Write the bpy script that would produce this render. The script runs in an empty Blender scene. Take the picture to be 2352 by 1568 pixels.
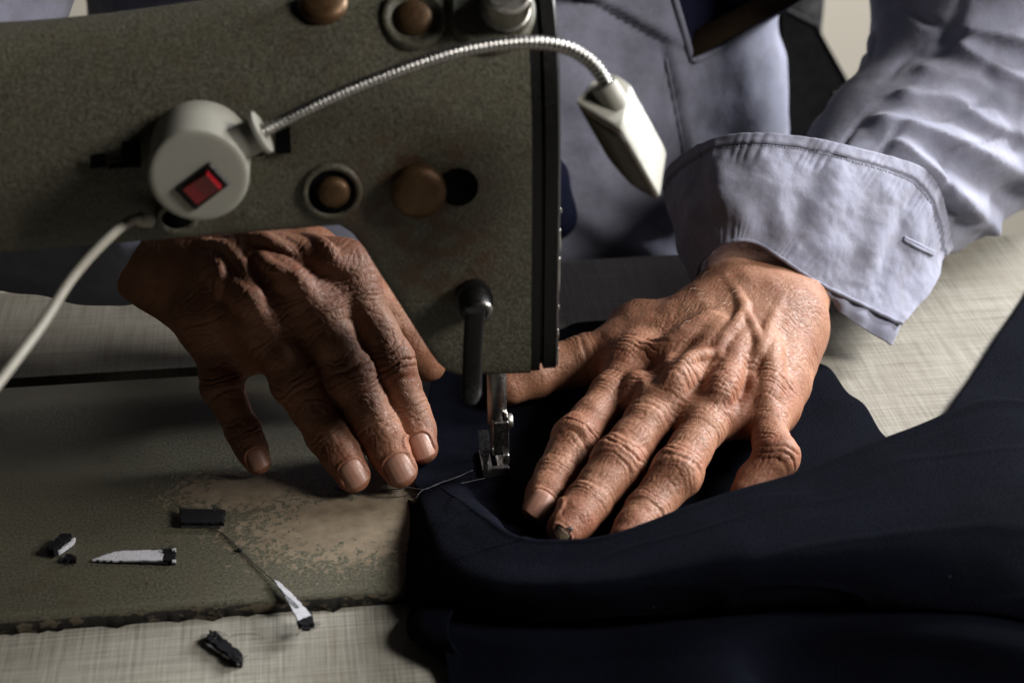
import bpy, math, random
import numpy as np
from mathutils import Vector
from mathutils.bvhtree import BVHTree

scene = bpy.context.scene
COL = scene.collection
rng = random.Random(7)

# ------------------------------------------------------------------ camera
# world: millimetres while modelling (metres in Blender), needle at the origin,
# machine bed top at z = 0, X along the machine, Y away from the camera
MM = 0.001
W, H = 2352.0, 1568.0
FOC = 60.0
F = FOC / 36.0 * W
PITCH, YAW = math.radians(30), math.radians(7)
fw = np.array([math.sin(YAW) * math.cos(PITCH), math.cos(YAW) * math.cos(PITCH), -math.sin(PITCH)])
rt = np.array([math.cos(YAW), -math.sin(YAW), 0.0])
up = np.cross(rt, fw)


def ray(x, y):
    return fw * F + rt * (x - W / 2) - up * (y - H / 2)


CAM = -ray(1140, 1088) / F * 688.0


def at_z(x, y, z):
    d = ray(x, y)
    return CAM + d * (z - CAM[2]) / d[2]


def at_y(x, y, Y):
    d = ray(x, y)
    return CAM + d * (Y - CAM[1]) / d[1]


cam_data = bpy.data.cameras.new('camera')
cam = bpy.data.objects.new('camera', cam_data)
COL.objects.link(cam)
cam_data.lens = FOC
cam_data.sensor_width = 36.0
cam_data.clip_start = 0.01
cam_data.clip_end = 50.0
cam.location = Vector(CAM * MM)
from mathutils import Matrix
cam.rotation_euler = Matrix((rt, up, -fw)).transposed().to_euler()
cam_data.dof.use_dof = True
cam_data.dof.focus_distance = 0.690
cam_data.dof.aperture_fstop = 9.0
scene.camera = cam

# ------------------------------------------------------------------ light
world = bpy.data.worlds.new('World')
scene.world = world
world.use_nodes = True
bg = world.node_tree.nodes['Background']
bg.inputs['Color'].default_value = (0.75, 0.82, 1.0, 1)
bg.inputs['Strength'].default_value = 0.004


def area(name, loc, target, sx, sy, power, color):
    ld = bpy.data.lights.new(name, 'AREA')
    ld.shape = 'RECTANGLE'
    ld.size, ld.size_y = sx, sy
    ld.energy = power
    ld.color = color
    o = bpy.data.objects.new(name, ld)
    COL.objects.link(o)
    o.location = loc
    o.rotation_euler = (Vector(target) - Vector(loc)).to_track_quat('-Z', 'Y').to_euler()
    return o


area('window_light', (1.30, 0.50, 0.67), (0.05, 0.05, 0.03), 0.40, 0.46, 63.0, (0.98, 0.99, 1.0))
area('fill_light', (1.10, -0.45, 0.85), (0.10, 0.15, 0.05), 0.35, 0.40, 27.0, (1.0, 0.955, 0.90))  # added fill lamp that lifts the coat front and camera-facing sides

vs = scene.view_settings
vs.view_transform = 'Standard'
vs.look = 'None'
vs.exposure = -0.28
vs.gamma = 1.0
scene.render.engine = 'CYCLES'
scene.cycles.use_denoising = True
scene.cycles.max_bounces = 6
scene.cycles.sample_clamp_indirect = 4.0

# ------------------------------------------------------------------ helpers


def mesh_object(name, verts, faces, mat=None, parent=None, smooth=True, quads=None):
    """verts in mm; faces list of tuples, or quads as an (n,4) int array"""
    me = bpy.data.meshes.new(name)
    v = np.asarray(verts, dtype=np.float64) * MM
    if quads is not None:
        q = np.asarray(quads, dtype=np.int32)
        me.vertices.add(len(v))
        me.vertices.foreach_set('co', v.astype(np.float32).ravel())
        me.loops.add(q.size)
        me.loops.foreach_set('vertex_index', q.ravel())
        me.polygons.add(len(q))
        me.polygons.foreach_set('loop_start', np.arange(0, q.size, 4, dtype=np.int32))
        me.polygons.foreach_set('loop_total', np.full(len(q), 4, dtype=np.int32))
        me.update(calc_edges=True)
        me.validate()
    else:
        me.from_pydata([tuple(p) for p in v], [], [tuple(int(i) for i in f) for f in faces])
        me.update()
    if smooth:
        me.polygons.foreach_set('use_smooth', np.ones(len(me.polygons), dtype=bool))
    if mat is not None:
        me.materials.append(mat)
    o = bpy.data.objects.new(name, me)
    COL.objects.link(o)
    if parent is not None:
        o.parent = parent
    return o


def thing(name, label, category, group=None):
    o = bpy.data.objects.new(name, None)
    o.empty_display_size = 0.01
    COL.objects.link(o)
    o['label'] = label
    o['category'] = category
    if group:
        o['group'] = group
    return o


def tag(o, label, category, group=None):
    o['label'] = label
    o['category'] = category
    if group:
        o['group'] = group
    return o


class MB:
    """collects vertices and faces of one mesh"""

    def __init__(self):
        self.v, self.f = [], []

    def add(self, verts, faces):
        n = len(self.v)
        self.v += [tuple(map(float, p)) for p in verts]
        self.f += [tuple(n + i for i in f) for f in faces]
        return self

    def box(self, c, ax, ay, az, bev=0.0):
        """box with centre c and half-axis vectors; bev chamfers the edges round az"""
        c, ax, ay, az = (np.asarray(t, float) for t in (c, ax, ay, az))
        lx, ly = np.linalg.norm(ax), np.linalg.norm(ay)
        b = min(bev, lx * .9, ly * .9)
        bz = min(bev, np.linalg.norm(az) * .9)
        poly = []
        if b > 0:
            for sx, sy in ((1, 1), (-1, 1), (-1, -1), (1, -1)):
                p1 = (sx, sy * (1 - b / ly))
                p2 = (sx * (1 - b / lx), sy)
                poly += [p1, p2] if sx * sy > 0 else [p2, p1]
        else:
            poly = [(1, 1), (-1, 1), (-1, -1), (1, -1)]
        rings = []
        nz = np.linalg.norm(az)
        lv = [(-1, 1 - b / max(lx, ly) if b else 1), (-1 + bz / nz, 1), (1 - bz / nz, 1), (1, 1 - b / max(lx, ly) if b else 1)] if b > 0 else [(-1, 1), (1, 1)]
        for z, s in lv:
            rings.append([c + ax * p[0] * s + ay * p[1] * s + az * z for p in poly])
        return self.loft(rings, cap=True)

    def loft(self, rings, cap=True, closed=True):
        n = len(rings[0])
        base = len(self.v)
        for r in rings:
            self.v += [tuple(map(float, p)) for p in r]
        m = n if closed else n - 1
        for i in range(len(rings) - 1):
            for j in range(m):
                a = base + i * n + j
                b = base + i * n + (j + 1) % n
                self.f.append((a, b, b + n, a + n))
        if cap and closed:
            self.f.append(tuple(base + j for j in reversed(range(n))))
            self.f.append(tuple(base + (len(rings) - 1) * n + j for j in range(n)))
        return self

    def lathe(self, c, axis, prof, n=40, cap=True):
        """prof: (distance along axis, radius) list"""
        axis = np.asarray(axis, float)
        axis = axis / np.linalg.norm(axis)
        e1, e2 = perp(axis)
        rings = []
        for d, r in prof:
            rings.append([np.asarray(c) + axis * d + (e1 * math.cos(a) + e2 * math.sin(a)) * r
                          for a in np.linspace(0, 2 * math.pi, n, endpoint=False)])
        return self.loft(rings, cap)

    def tube(self, pts, rad, n=10, cap=True):
        pts = np.asarray(pts, float)
        rad = np.broadcast_to(np.asarray(rad, float), (len(pts),))
        t = np.gradient(pts, axis=0)
        t /= np.linalg.norm(t, axis=1)[:, None] + 1e-12
        e1, _ = perp(t[0])
        rings = []
        for i in range(len(pts)):
            e1 = e1 - t[i] * (e1 @ t[i])
            e1 /= np.linalg.norm(e1) + 1e-12
            e2 = np.cross(t[i], e1)
            rings.append([pts[i] + (e1 * math.cos(a) + e2 * math.sin(a)) * rad[i]
                          for a in np.linspace(0, 2 * math.pi, n, endpoint=False)])
        return self.loft(rings, cap)

    def build(self, name, mat, parent=None, smooth=True, auto=None):
        o = mesh_object(name, self.v, self.f, mat, parent, smooth)
        if auto is not None:
            sharpen(o, auto)
        return o


def perp(a):
    a = np.asarray(a, float)
    h = np.array([0, 0, 1.0]) if abs(a[2]) < 0.9 * np.linalg.norm(a) else np.array([1.0, 0, 0])
    e1 = np.cross(h, a)
    e1 /= np.linalg.norm(e1)
    e2 = np.cross(a, e1)
    return e1, e2 / np.linalg.norm(e2)


def sharpen(o, deg):
    me = o.data
    import bmesh
    bm = bmesh.new()
    bm.from_mesh(me)
    lim = math.radians(deg)
    for e in bm.edges:
        if len(e.link_faces) == 2 and e.calc_face_angle(0) > lim:
            e.smooth = False
    bm.to_mesh(me)
    bm.free()


def solidify(o, th, offset=-1.0):
    m = o.modifiers.new('thickness', 'SOLIDIFY')
    m.thickness = th * MM
    m.offset = offset
    return o


def catmull(P, n):
    """resample control points (k,dim) to n points along a Catmull-Rom curve (uniform parameter)"""
    P = np.asarray(P, float)
    k = len(P)
    E = np.vstack([2 * P[0] - P[1], P, 2 * P[-1] - P[-2]])
    t = np.linspace(0, k - 1, n)
    i = np.minimum(t.astype(int), k - 2)
    u = (t - i)[:, None]
    p0, p1, p2, p3 = E[i], E[i + 1], E[i + 2], E[i + 3]
    return 0.5 * (2 * p1 + (p2 - p0) * u + (2 * p0 - 5 * p1 + 4 * p2 - p3) * u ** 2 + (3 * p1 - p0 - 3 * p2 + p3) * u ** 3)


def surface(rows, nu, nv):
    """rows (nr, nc, 3) control grid -> (nv, nu, 3) smooth grid"""
    R = np.asarray(rows, float)
    a = np.stack([catmull(r, nu) for r in R])            # nr, nu, 3
    return np.stack([catmull(a[:, j], nv) for j in range(nu)], axis=1)


def grid_quads(nv, nu):
    i = np.arange(nv * nu).reshape(nv, nu)
    return np.stack([i[:-1, :-1], i[:-1, 1:], i[1:, 1:], i[1:, :-1]], axis=-1).reshape(-1, 4)


def grid_normals(G):
    du = np.gradient(G, axis=1)
    dv = np.gradient(G, axis=0)
    n = np.cross(du, dv)
    return n / (np.linalg.norm(n, axis=-1, keepdims=True) + 1e-12)


def _hash(ix, iy, iz):
    h = (ix.astype(np.uint32) * np.uint32(374761393) + iy.astype(np.uint32) * np.uint32(668265263)
         + iz.astype(np.uint32) * np.uint32(2147483647 - 58))
    h = (h ^ (h >> np.uint32(13))) * np.uint32(1274126177)
    h = h ^ (h >> np.uint32(16))
    return (h & np.uint32(0xffff)).astype(np.float32) / 32768.0 - 1.0


def vnoise(p, scale):
    """value noise in [-1, 1] of points (n,3)"""
    q = np.asarray(p, np.float32) / scale + 1000.0
    i = np.floor(q)
    f = q - i
    f = f * f * (3 - 2 * f)
    i = i.astype(np.int64)
    out = 0
    for dx in (0, 1):
        for dy in (0, 1):
            for dz in (0, 1):
                w = (f[..., 0] if dx else 1 - f[..., 0]) * (f[..., 1] if dy else 1 - f[..., 1]) * (f[..., 2] if dz else 1 - f[..., 2])
                out = out + w * _hash(i[..., 0] + dx, i[..., 1] + dy, i[..., 2] + dz)
    return out


def smooth01(x, a, b):
    t = np.clip((x - a) / (b - a), 0, 1)
    return t * t * (3 - 2 * t)


# ------------------------------------------------------------------ distance fields for bodies and cloth


def smin(a, b, k):
    h = np.maximum(k - np.abs(a - b), 0) / k
    return np.minimum(a, b) - h * h * k * 0.25


class Field:
    def __init__(self, lo, hi, h):
        self.lo = np.asarray(lo, float)
        self.h = h
        self.n = np.ceil((np.asarray(hi, float) - self.lo) / h).astype(int) + 1
        self.D = np.full(self.n, 60.0, np.float32)

    def block(self, lo, hi):
        a = np.clip(np.floor((np.asarray(lo) - self.lo) / self.h).astype(int), 0, self.n)
        b = np.clip(np.ceil((np.asarray(hi) - self.lo) / self.h).astype(int) + 1, 0, self.n)
        if np.any(b <= a):
            return None, None
        sl = tuple(slice(int(a[i]), int(b[i])) for i in range(3))
        g = [(self.lo[i] + self.h * np.arange(a[i], b[i])).astype(np.float32) for i in range(3)]
        return sl, g

    @staticmethod
    def cone_dist(g, a, b, ra, rb, flat=None, fs=1.0):
        a = np.asarray(a, np.float32)
        b = np.asarray(b, np.float32)
        X = g[0][:, None, None] - a[0]
        Y = g[1][None, :, None] - a[1]
        Z = g[2][None, None, :] - a[2]
        ab = b - a
        L2 = float(ab @ ab) + 1e-9
        t = np.clip((X * ab[0] + Y * ab[1] + Z * ab[2]) / L2, 0, 1)
        dx, dy, dz = X - t * ab[0], Y - t * ab[1], Z - t * ab[2]
        if flat is not None:                    # squash along direction `flat` by fs (<1 thinner)
            fl = np.asarray(flat, np.float32)
            c = (dx * fl[0] + dy * fl[1] + dz * fl[2]) * np.float32(1 / fs - 1)
            dx, dy, dz = dx + c * fl[0], dy + c * fl[1], dz + c * fl[2]
        return np.sqrt(dx * dx + dy * dy + dz * dz) - (ra + t * (rb - ra))

    def cone(self, a, b, ra, rb, k=4.0, flat=None, fs=1.0, sub=False):
        m = max(ra, rb) + k + 3 * self.h
        sl, g = self.block(np.minimum(a, b) - m, np.maximum(a, b) + m)
        if sl is None:
            return
        d = self.cone_dist(g, a, b, ra, rb, flat, fs)
        if sub:
            self.D[sl] = -smin(-self.D[sl], d, k)
        else:
            self.D[sl] = smin(self.D[sl], d, k)

    def chain(self, pts, k=4.0, kfar=None, klen=None, inner=3.0, flat=None, fs=1.0):
        """tapered chain (x,y,z,r). pts[0] is the root; blend radius falls from k to kfar over klen from it"""
        P = np.array([p[:3] for p in pts], float)
        r = [p[3] for p in pts]
        m = max(r) + k + 3 * self.h
        sl, g = self.block(P.min(0) - m, P.max(0) + m)
        d = None
        for i in range(len(P) - 1):
            c = self.cone_dist(g, P[i], P[i + 1], r[i], r[i + 1], flat, fs)
            d = c if d is None else smin(d, c, inner)
        if kfar is None:
            kk = k
        else:
            X = g[0][:, None, None] - P[0][0]
            Y = g[1][None, :, None] - P[0][1]
            Z = g[2][None, None, :] - P[0][2]
            q = np.sqrt(X * X + Y * Y + Z * Z)
            kk = (kfar + (k - kfar) * (1 - smooth01(q, klen[0], klen[1]))).astype(np.float32)
        self.D[sl] = smin(self.D[sl], d, kk)

    def tubes(self, pts, rad, k=3.0, sub=False):
        for i in range(len(pts) - 1):
            self.cone(pts[i], pts[i + 1], rad[i], rad[i + 1], k, sub=sub)

    def sample(self, p, grad=False):
        q = (np.asarray(p, float) - self.lo) / self.h
        q = np.clip(q, 1, self.n - 3)
        i = q.astype(int)
        f = q - i
        D = self.D

        def tri(ii):
            o = 0
            for dx in (0, 1):
                for dy in (0, 1):
                    for dz in (0, 1):
                        w = (f[..., 0] if dx else 1 - f[..., 0]) * (f[..., 1] if dy else 1 - f[..., 1]) * (f[..., 2] if dz else 1 - f[..., 2])
                        o = o + w * D[ii[..., 0] + dx, ii[..., 1] + dy, ii[..., 2] + dz]
            return o
        if not grad:
            return tri(i)
        G = np.stack([tri(np.clip(i + e, 0, self.n - 2)) - tri(np.clip(i - e, 0, self.n - 2)) for e in np.eye(3, dtype=int)], -1)
        return G / (np.linalg.norm(G, axis=-1, keepdims=True) + 1e-9)

    def hit(self, px, py, t0=560.0, t1=1100.0):
        """first surface point under a picture position (to lay veins, nails and folds on the real surface)"""
        d = ray(px, py)
        d = d / np.linalg.norm(d)
        t = np.arange(t0, t1, 0.4)
        P = CAM + d * t[:, None]
        ins = np.all((P > self.lo + 2 * self.h) & (P < self.lo + self.h * (self.n - 3)), axis=1)
        v = np.where(ins, self.sample(P), 50.0)
        k = np.argmax(v < 0)
        if v[k] >= 0:
            k = int(np.argmin(v))
        return P[k]

    def mesh(self):
        D = self.D
        s = D < 0
        nx, ny, nz = D.shape
        c = s[:-1, :-1, :-1].astype(np.int8)
        cnt = np.zeros((nx - 1, ny - 1, nz - 1), np.int8)
        for dx in (0, 1):
            for dy in (0, 1):
                for dz in (0, 1):
                    cnt += s[dx:nx - 1 + dx, dy:ny - 1 + dy, dz:nz - 1 + dz]
        act = np.argwhere((cnt > 0) & (cnt < 8))
        idx = np.full(cnt.shape, -1, np.int32)
        idx[act[:, 0], act[:, 1], act[:, 2]] = np.arange(len(act))
        cor = np.array([(a, b, d) for a in (0, 1) for b in (0, 1) for d in (0, 1)])
        val = np.stack([D[act[:, 0] + o[0], act[:, 1] + o[1], act[:, 2] + o[2]] for o in cor], 1)
        P = np.zeros((len(act), 3), np.float32)
        N = np.zeros(len(act), np.float32)
        for a in range(8):
            for b in range(a + 1, 8):
                if np.abs(cor[a] - cor[b]).sum() != 1:
                    continue
                m = (val[:, a] < 0) != (val[:, b] < 0)
                den = val[:, a] - val[:, b]
                t = np.where(m, val[:, a] / np.where(den == 0, 1, den), 0)
                P += np.where(m[:, None], cor[a] + t[:, None] * (cor[b] - cor[a]), 0)
                N += m
        V = self.lo + self.h * (act + P / N[:, None])
        quads = []
        for ax in range(3):
            o = [slice(None)] * 3
            p = [slice(None)] * 3
            o[ax], p[ax] = slice(0, -1), slice(1, None)
            e = s[tuple(o)] != s[tuple(p)]
            pos = np.argwhere(e)
            b1, b2 = [i for i in range(3) if i != ax]
            ok = (pos[:, b1] > 0) & (pos[:, b2] > 0) & (pos[:, b1] < D.shape[b1] - 1) & (pos[:, b2] < D.shape[b2] - 1)
            pos = pos[ok]
            sgn = s[pos[:, 0], pos[:, 1], pos[:, 2]]
            u = np.zeros(3, int)
            w = np.zeros(3, int)
            u[b1], w[b2] = 1, 1
            q = [pos - u - w, pos - w, pos, pos - u]
            Q = np.stack([idx[t[:, 0], t[:, 1], t[:, 2]] for t in q], 1)
            flip = sgn if ax != 1 else ~sgn
            Q[~flip] = Q[~flip][:, ::-1]
            quads.append(Q)
        Q = np.concatenate(quads)
        return V, Q[(Q >= 0).all(1)]


# ------------------------------------------------------------------ materials


class NT:
    def __init__(self, name):
        self.m = bpy.data.materials.new(name)
        self.m.use_nodes = True
        self.t = self.m.node_tree
        self.b = self.t.nodes['Principled BSDF']
        self.co = self.n('ShaderNodeTexCoord').outputs['Object']

    def n(self, kind, **kw):
        x = self.t.nodes.new(kind)
        for k, v in kw.items():
            setattr(x, k, v)
        return x

    def link(self, a, b):
        self.t.links.new(a, b)

    def mapping(self, scale=(1, 1, 1), rot=(0, 0, 0), loc=(0, 0, 0), src=None):
        x = self.n('ShaderNodeMapping')
        x.inputs['Scale'].default_value = scale
        x.inputs['Rotation'].default_value = rot
        x.inputs['Location'].default_value = loc
        self.link(src or self.co, x.inputs['Vector'])
        return x.outputs[0]

    def noise(self, scale, detail=3.0, rough=0.55, vec=None, dist=0.0):
        x = self.n('ShaderNodeTexNoise')
        x.inputs['Scale'].default_value = scale
        x.inputs['Detail'].default_value = detail
        x.inputs['Roughness'].default_value = rough
        x.inputs['Distortion'].default_value = dist
        self.link(vec or self.co, x.inputs['Vector'])
        return x.outputs['Fac']

    def voronoi(self, scale, feature='F1', vec=None, rand=1.0):
        x = self.n('ShaderNodeTexVoronoi', feature=feature)
        x.inputs['Scale'].default_value = scale
        x.inputs['Randomness'].default_value = rand
        self.link(vec or self.co, x.inputs['Vector'])
        return x.outputs['Distance']

    def ramp(self, fac, stops):
        x = self.n('ShaderNodeValToRGB')
        e = x.color_ramp.elements
        while len(e) < len(stops):
            e.new(0.5)
        for i, (p, c) in enumerate(stops):
            e[i].position = p
            e[i].color = (*c, 1) if len(c) == 3 else c
        self.link(fac, x.inputs[0])
        return x.outputs[0]

    def mathn(self, op, a, b=None, clamp=False):
        x = self.n('ShaderNodeMath', operation=op, use_clamp=clamp)
        for i, v in enumerate((a, b)):
            if v is None:
                continue
            if isinstance(v, (int, float)):
                x.inputs[i].default_value = v
            else:
                self.link(v, x.inputs[i])
        return x.outputs[0]

    def mix(self, fac, a, b, kind='MIX'):
        x = self.n('ShaderNodeMix', data_type='RGBA', blend_type=kind)
        for s, v in ((0, fac), (6, a), (7, b)):
            if isinstance(v, (int, float)):
                x.inputs[s].default_value = v
            elif isinstance(v, tuple):
                x.inputs[s].default_value = (*v, 1)
            else:
                self.link(v, x.inputs[s])
        return x.outputs[2]

    def maprange(self, v, a, b, c=0.0, d=1.0):
        x = self.n('ShaderNodeMapRange', interpolation_type='SMOOTHSTEP')
        self.link(v, x.inputs[0])
        for i, t in enumerate((a, b, c, d)):
            x.inputs[i + 1].default_value = t
        return x.outputs[0]

    def bump(self, h, strength=0.5, dist=0.0005, prev=None):
        x = self.n('ShaderNodeBump')
        x.inputs['Strength'].default_value = strength
        x.inputs['Distance'].default_value = dist
        self.link(h, x.inputs['Height'])
        if prev is not None:
            self.link(prev, x.inputs['Normal'])
        return x.outputs[0]

    def dist_to(self, p, scale=(1, 1, 1)):
        """distance (in mm) of the shaded point from p (mm), axes weighted"""
        v = self.n('ShaderNodeVectorMath', operation='SUBTRACT')
        self.link(self.co, v.inputs[0])
        v.inputs[1].default_value = tuple(float(t) * MM for t in p)
        w = self.n('ShaderNodeVectorMath', operation='MULTIPLY')
        self.link(v.outputs[0], w.inputs[0])
        w.inputs[1].default_value = tuple(1000.0 * s for s in scale)
        x = self.n('ShaderNodeVectorMath', operation='LENGTH')
        self.link(w.outputs[0], x.inputs[0])
        return x.outputs['Value']

    def set(self, **kw):
        for k, v in kw.items():
            s = self.b.inputs[k.replace('_', ' ')]
            if isinstance(v, (int, float)):
                s.default_value = v
            elif isinstance(v, tuple):
                s.default_value = (*v, 1) if len(v) == 3 and s.type == 'RGBA' else v
            else:
                self.link(v, s)
        return self


def simple(name, color, rough=0.5, metal=0.0, var=0.25, scale=300.0, bump=0.0, bscale=1500.0, spec=0.5):
    t = NT(name)
    c = t.mix(t.noise(scale, 4), tuple(x * (1 - var) for x in color), tuple(min(1, x * (1 + var)) for x in color))
    t.set(Base_Color=c, Roughness=rough, Metallic=metal)
    t.b.inputs['Specular IOR Level'].default_value = spec
    r = t.maprange(t.noise(scale * 2.3, 3), 0.3, 0.7, rough * 0.8, min(1, rough * 1.25))
    t.set(Roughness=r)
    if bump:
        t.set(Normal=t.bump(t.noise(bscale, 3), bump, 0.0003))
    return t.m


def skin_material():
    t = NT('skin')
    big = t.noise(55, 3)
    mid = t.noise(260, 4, 0.6)
    base = t.ramp(big, [(0.30, (0.200, 0.080, 0.041)), (0.5, (0.270, 0.125, 0.070)), (0.72, (0.355, 0.178, 0.106))])
    blot = t.maprange(mid, 0.50, 0.72)
    c = t.mix(t.mathn('MULTIPLY', blot, 0.45), base, (0.25, 0.075, 0.044))
    fine = t.maprange(t.noise(900, 2), 0.35, 0.75)
    c = t.mix(t.mathn('MULTIPLY', fine, 0.22), c, (0.15, 0.07, 0.042))
    at = t.n('ShaderNodeAttribute', attribute_name='flush')
    fl_ = t.mathn('MULTIPLY', at.outputs['Fac'], t.maprange(t.noise(140, 4), 0.25, 0.75, 0.15, 0.6))
    c = t.mix(fl_, c, (0.30, 0.095, 0.058))
    t.set(Base_Color=c)
    t.set(Roughness=t.maprange(t.noise(400, 3), 0.3, 0.7, 0.46, 0.66))
    t.b.inputs['Specular IOR Level'].default_value = 0.42
    t.set(Subsurface_Weight=0.18, Subsurface_Scale=0.0018, Subsurface_Radius=(1.0, 0.36, 0.2))
    warp = t.n('ShaderNodeVectorMath', operation='ADD')
    nz = t.n('ShaderNodeTexNoise')
    nz.inputs['Scale'].default_value = 500
    t.link(t.co, nz.inputs['Vector'])
    sc = t.n('ShaderNodeVectorMath', operation='SCALE')
    t.link(nz.outputs['Color'], sc.inputs[0])
    sc.inputs['Scale'].default_value = 0.0009
    t.link(t.co, warp.inputs[0])
    t.link(sc.outputs[0], warp.inputs[1])
    st = t.mapping((1.0, 2.6, 1.0), (0, 0, math.radians(35)), src=warp.outputs[0])
    v1 = t.maprange(t.voronoi(430, 'DISTANCE_TO_EDGE', st), 0.0, 0.10)
    v2 = t.maprange(t.voronoi(1050, 'DISTANCE_TO_EDGE', warp.outputs[0]), 0.0, 0.16)
    b = t.bump(v1, 0.5, 0.00022)
    b = t.bump(v2, 0.22, 0.00012, b)
    b = t.bump(t.noise(2300, 3, 0.6), 0.15, 0.00012, b)
    t.set(Normal=b)
    return t.m


def coat_material(name='work_coat_cotton', dark=1.0):
    t = NT(name)
    big = t.noise(28, 4)
    c = t.ramp(big, [(0.3, tuple(dark * x for x in (0.218, 0.226, 0.302))), (0.7, tuple(dark * x for x in (0.292, 0.301, 0.382)))])
    weave = t.noise(1.0, 2, vec=t.mapping((2600, 700, 1300), (0.4, 0.2, 0.7)))
    c = t.mix(t.maprange(weave, 0.35, 0.7, 0.0, 0.22), c, tuple(dark * x for x in (0.148, 0.155, 0.205)))
    mot = t.maprange(t.noise(75, 5, 0.65), 0.42, 0.68)
    c = t.mix(t.mathn('MULTIPLY', mot, 0.42), c, tuple(dark * x for x in (0.150, 0.142, 0.165)))
    t.set(Base_Color=c, Roughness=0.88)
    t.b.inputs['Specular IOR Level'].default_value = 0.25
    t.set(Sheen_Weight=0.15)
    b = t.bump(weave, 0.35, 0.0003)
    b = t.bump(t.noise(120, 4), 0.35, 0.0016, b)
    t.set(Normal=b)
    return t.m


def wool_material():
    t = NT('navy_wool')
    tw = t.n('ShaderNodeTexWave', wave_type='BANDS', bands_direction='DIAGONAL')
    tw.inputs['Scale'].default_value = 420
    tw.inputs['Distortion'].default_value = 1.5
    tw.inputs['Detail'].default_value = 2
    t.link(t.co, tw.inputs['Vector'])
    big = t.noise(40, 3)
    c = t.mix(big, (0.0016, 0.0021, 0.0048), (0.0032, 0.0043, 0.0102))
    lint = t.maprange(t.noise(1100, 2), 0.66, 0.76)
    c = t.mix(t.mathn('MULTIPLY', lint, 0.4), c, (0.02, 0.021, 0.03))
    t.set(Base_Color=c, Roughness=0.92, Sheen_Weight=0.0, Sheen_Roughness=0.5)
    t.set(Sheen_Tint=(0.25, 0.35, 0.85))
    t.b.inputs['Specular IOR Level'].default_value = 0.06
    b = t.bump(tw.outputs['Fac'], 0.7, 0.0005)
    b = t.bump(t.noise(1700, 3), 0.9, 0.0006, b)
    t.set(Normal=b)
    return t.m


def laminate_material():
    t = NT('linen_print_laminate')
    a = t.noise(1.0, 3, 0.7, vec=t.mapping((2300, 45, 1)))
    b = t.noise(1.0, 3, 0.7, vec=t.mapping((38, 2300, 1)))
    a2 = t.noise(1.0, 2, 0.6, vec=t.mapping((900, 20, 1)))
    b2 = t.noise(1.0, 2, 0.6, vec=t.mapping((18, 950, 1)))
    s = t.mathn('ADD', t.mathn('ADD', a, b), t.mathn('ADD', a2, b2))
    c = t.ramp(t.mathn('MULTIPLY', s, 0.25), [(0.38, (0.130, 0.118, 0.095)), (0.49, (0.265, 0.250, 0.212)), (0.62, (0.41, 0.396, 0.348))])
    dirt = t.maprange(t.noise(18, 5), 0.45, 0.75)
    c = t.mix(t.mathn('MULTIPLY', dirt, 0.35), c, (0.20, 0.175, 0.135))
    spot = t.maprange(t.noise(260, 1), 0.80, 0.84)
    c = t.mix(spot, c, (0.09, 0.07, 0.05))
    t.set(Base_Color=c, Roughness=0.48)
    t.b.inputs['Specular IOR Level'].default_value = 0.35
    t.set(Normal=t.bump(s, 0.2, 0.0001))
    return t.m


def paint_nodes(t, rust_spots=(), worn=None):
    n1 = t.noise(1000, 3, 0.6)
    n2 = t.noise(90, 4)
    c = t.ramp(n1, [(0.33, (0.038, 0.036, 0.025)), (0.50, (0.073, 0.069, 0.049)), (0.68, (0.115, 0.109, 0.080))])
    c = t.mix(t.maprange(n2, 0.4, 0.75, 0.0, 0.35), c, (0.085, 0.072, 0.046))
    sp = t.mathn('MULTIPLY', t.maprange(t.noise(520, 2), 0.60, 0.70), t.maprange(t.noise(45, 3), 0.50, 0.64))
    c = t.mix(t.mathn('MULTIPLY', sp, 0.8), c, (0.022, 0.017, 0.012))
    sta = t.maprange(t.noise(22, 5, 0.7), 0.52, 0.72)
    c = t.mix(t.mathn('MULTIPLY', sta, 0.55), c, (0.036, 0.028, 0.016))
    scr = t.maprange(t.noise(1.0, 2, 0.5, vec=t.mapping((60, 900, 900), (0.3, 0.5, 0.4))), 0.72, 0.76)
    c = t.mix(t.mathn('MULTIPLY', scr, 0.5), c, (0.13, 0.12, 0.09))
    for p, r in rust_spots:
        d = t.dist_to(p)
        m = t.mathn('MULTIPLY', t.maprange(d, r * 0.3, r, 1.0, 0.0), t.maprange(t.noise(150, 4), 0.35, 0.7))
        c = t.mix(t.mathn('MULTIPLY', m, 0.75), c, (0.060, 0.026, 0.012))
    return c, n1


def arm_paint():
    t = NT('olive_hammer_paint')
    spots = [(at_y(965, 432, -36), 34), (at_y(890, 520, -36), 28), (at_y(1020, 600, -36), 30)]
    c, n1 = paint_nodes(t, spots)
    t.set(Base_Color=c, Roughness=t.maprange(n1, 0.3, 0.7, 0.38, 0.6))
    t.b.inputs['Specular IOR Level'].default_value = 0.4
    b = t.bump(n1, 0.55, 0.0005)
    b = t.bump(t.noise(300, 2), 0.25, 0.0008, b)
    t.set(Normal=b)
    return t.m


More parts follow.
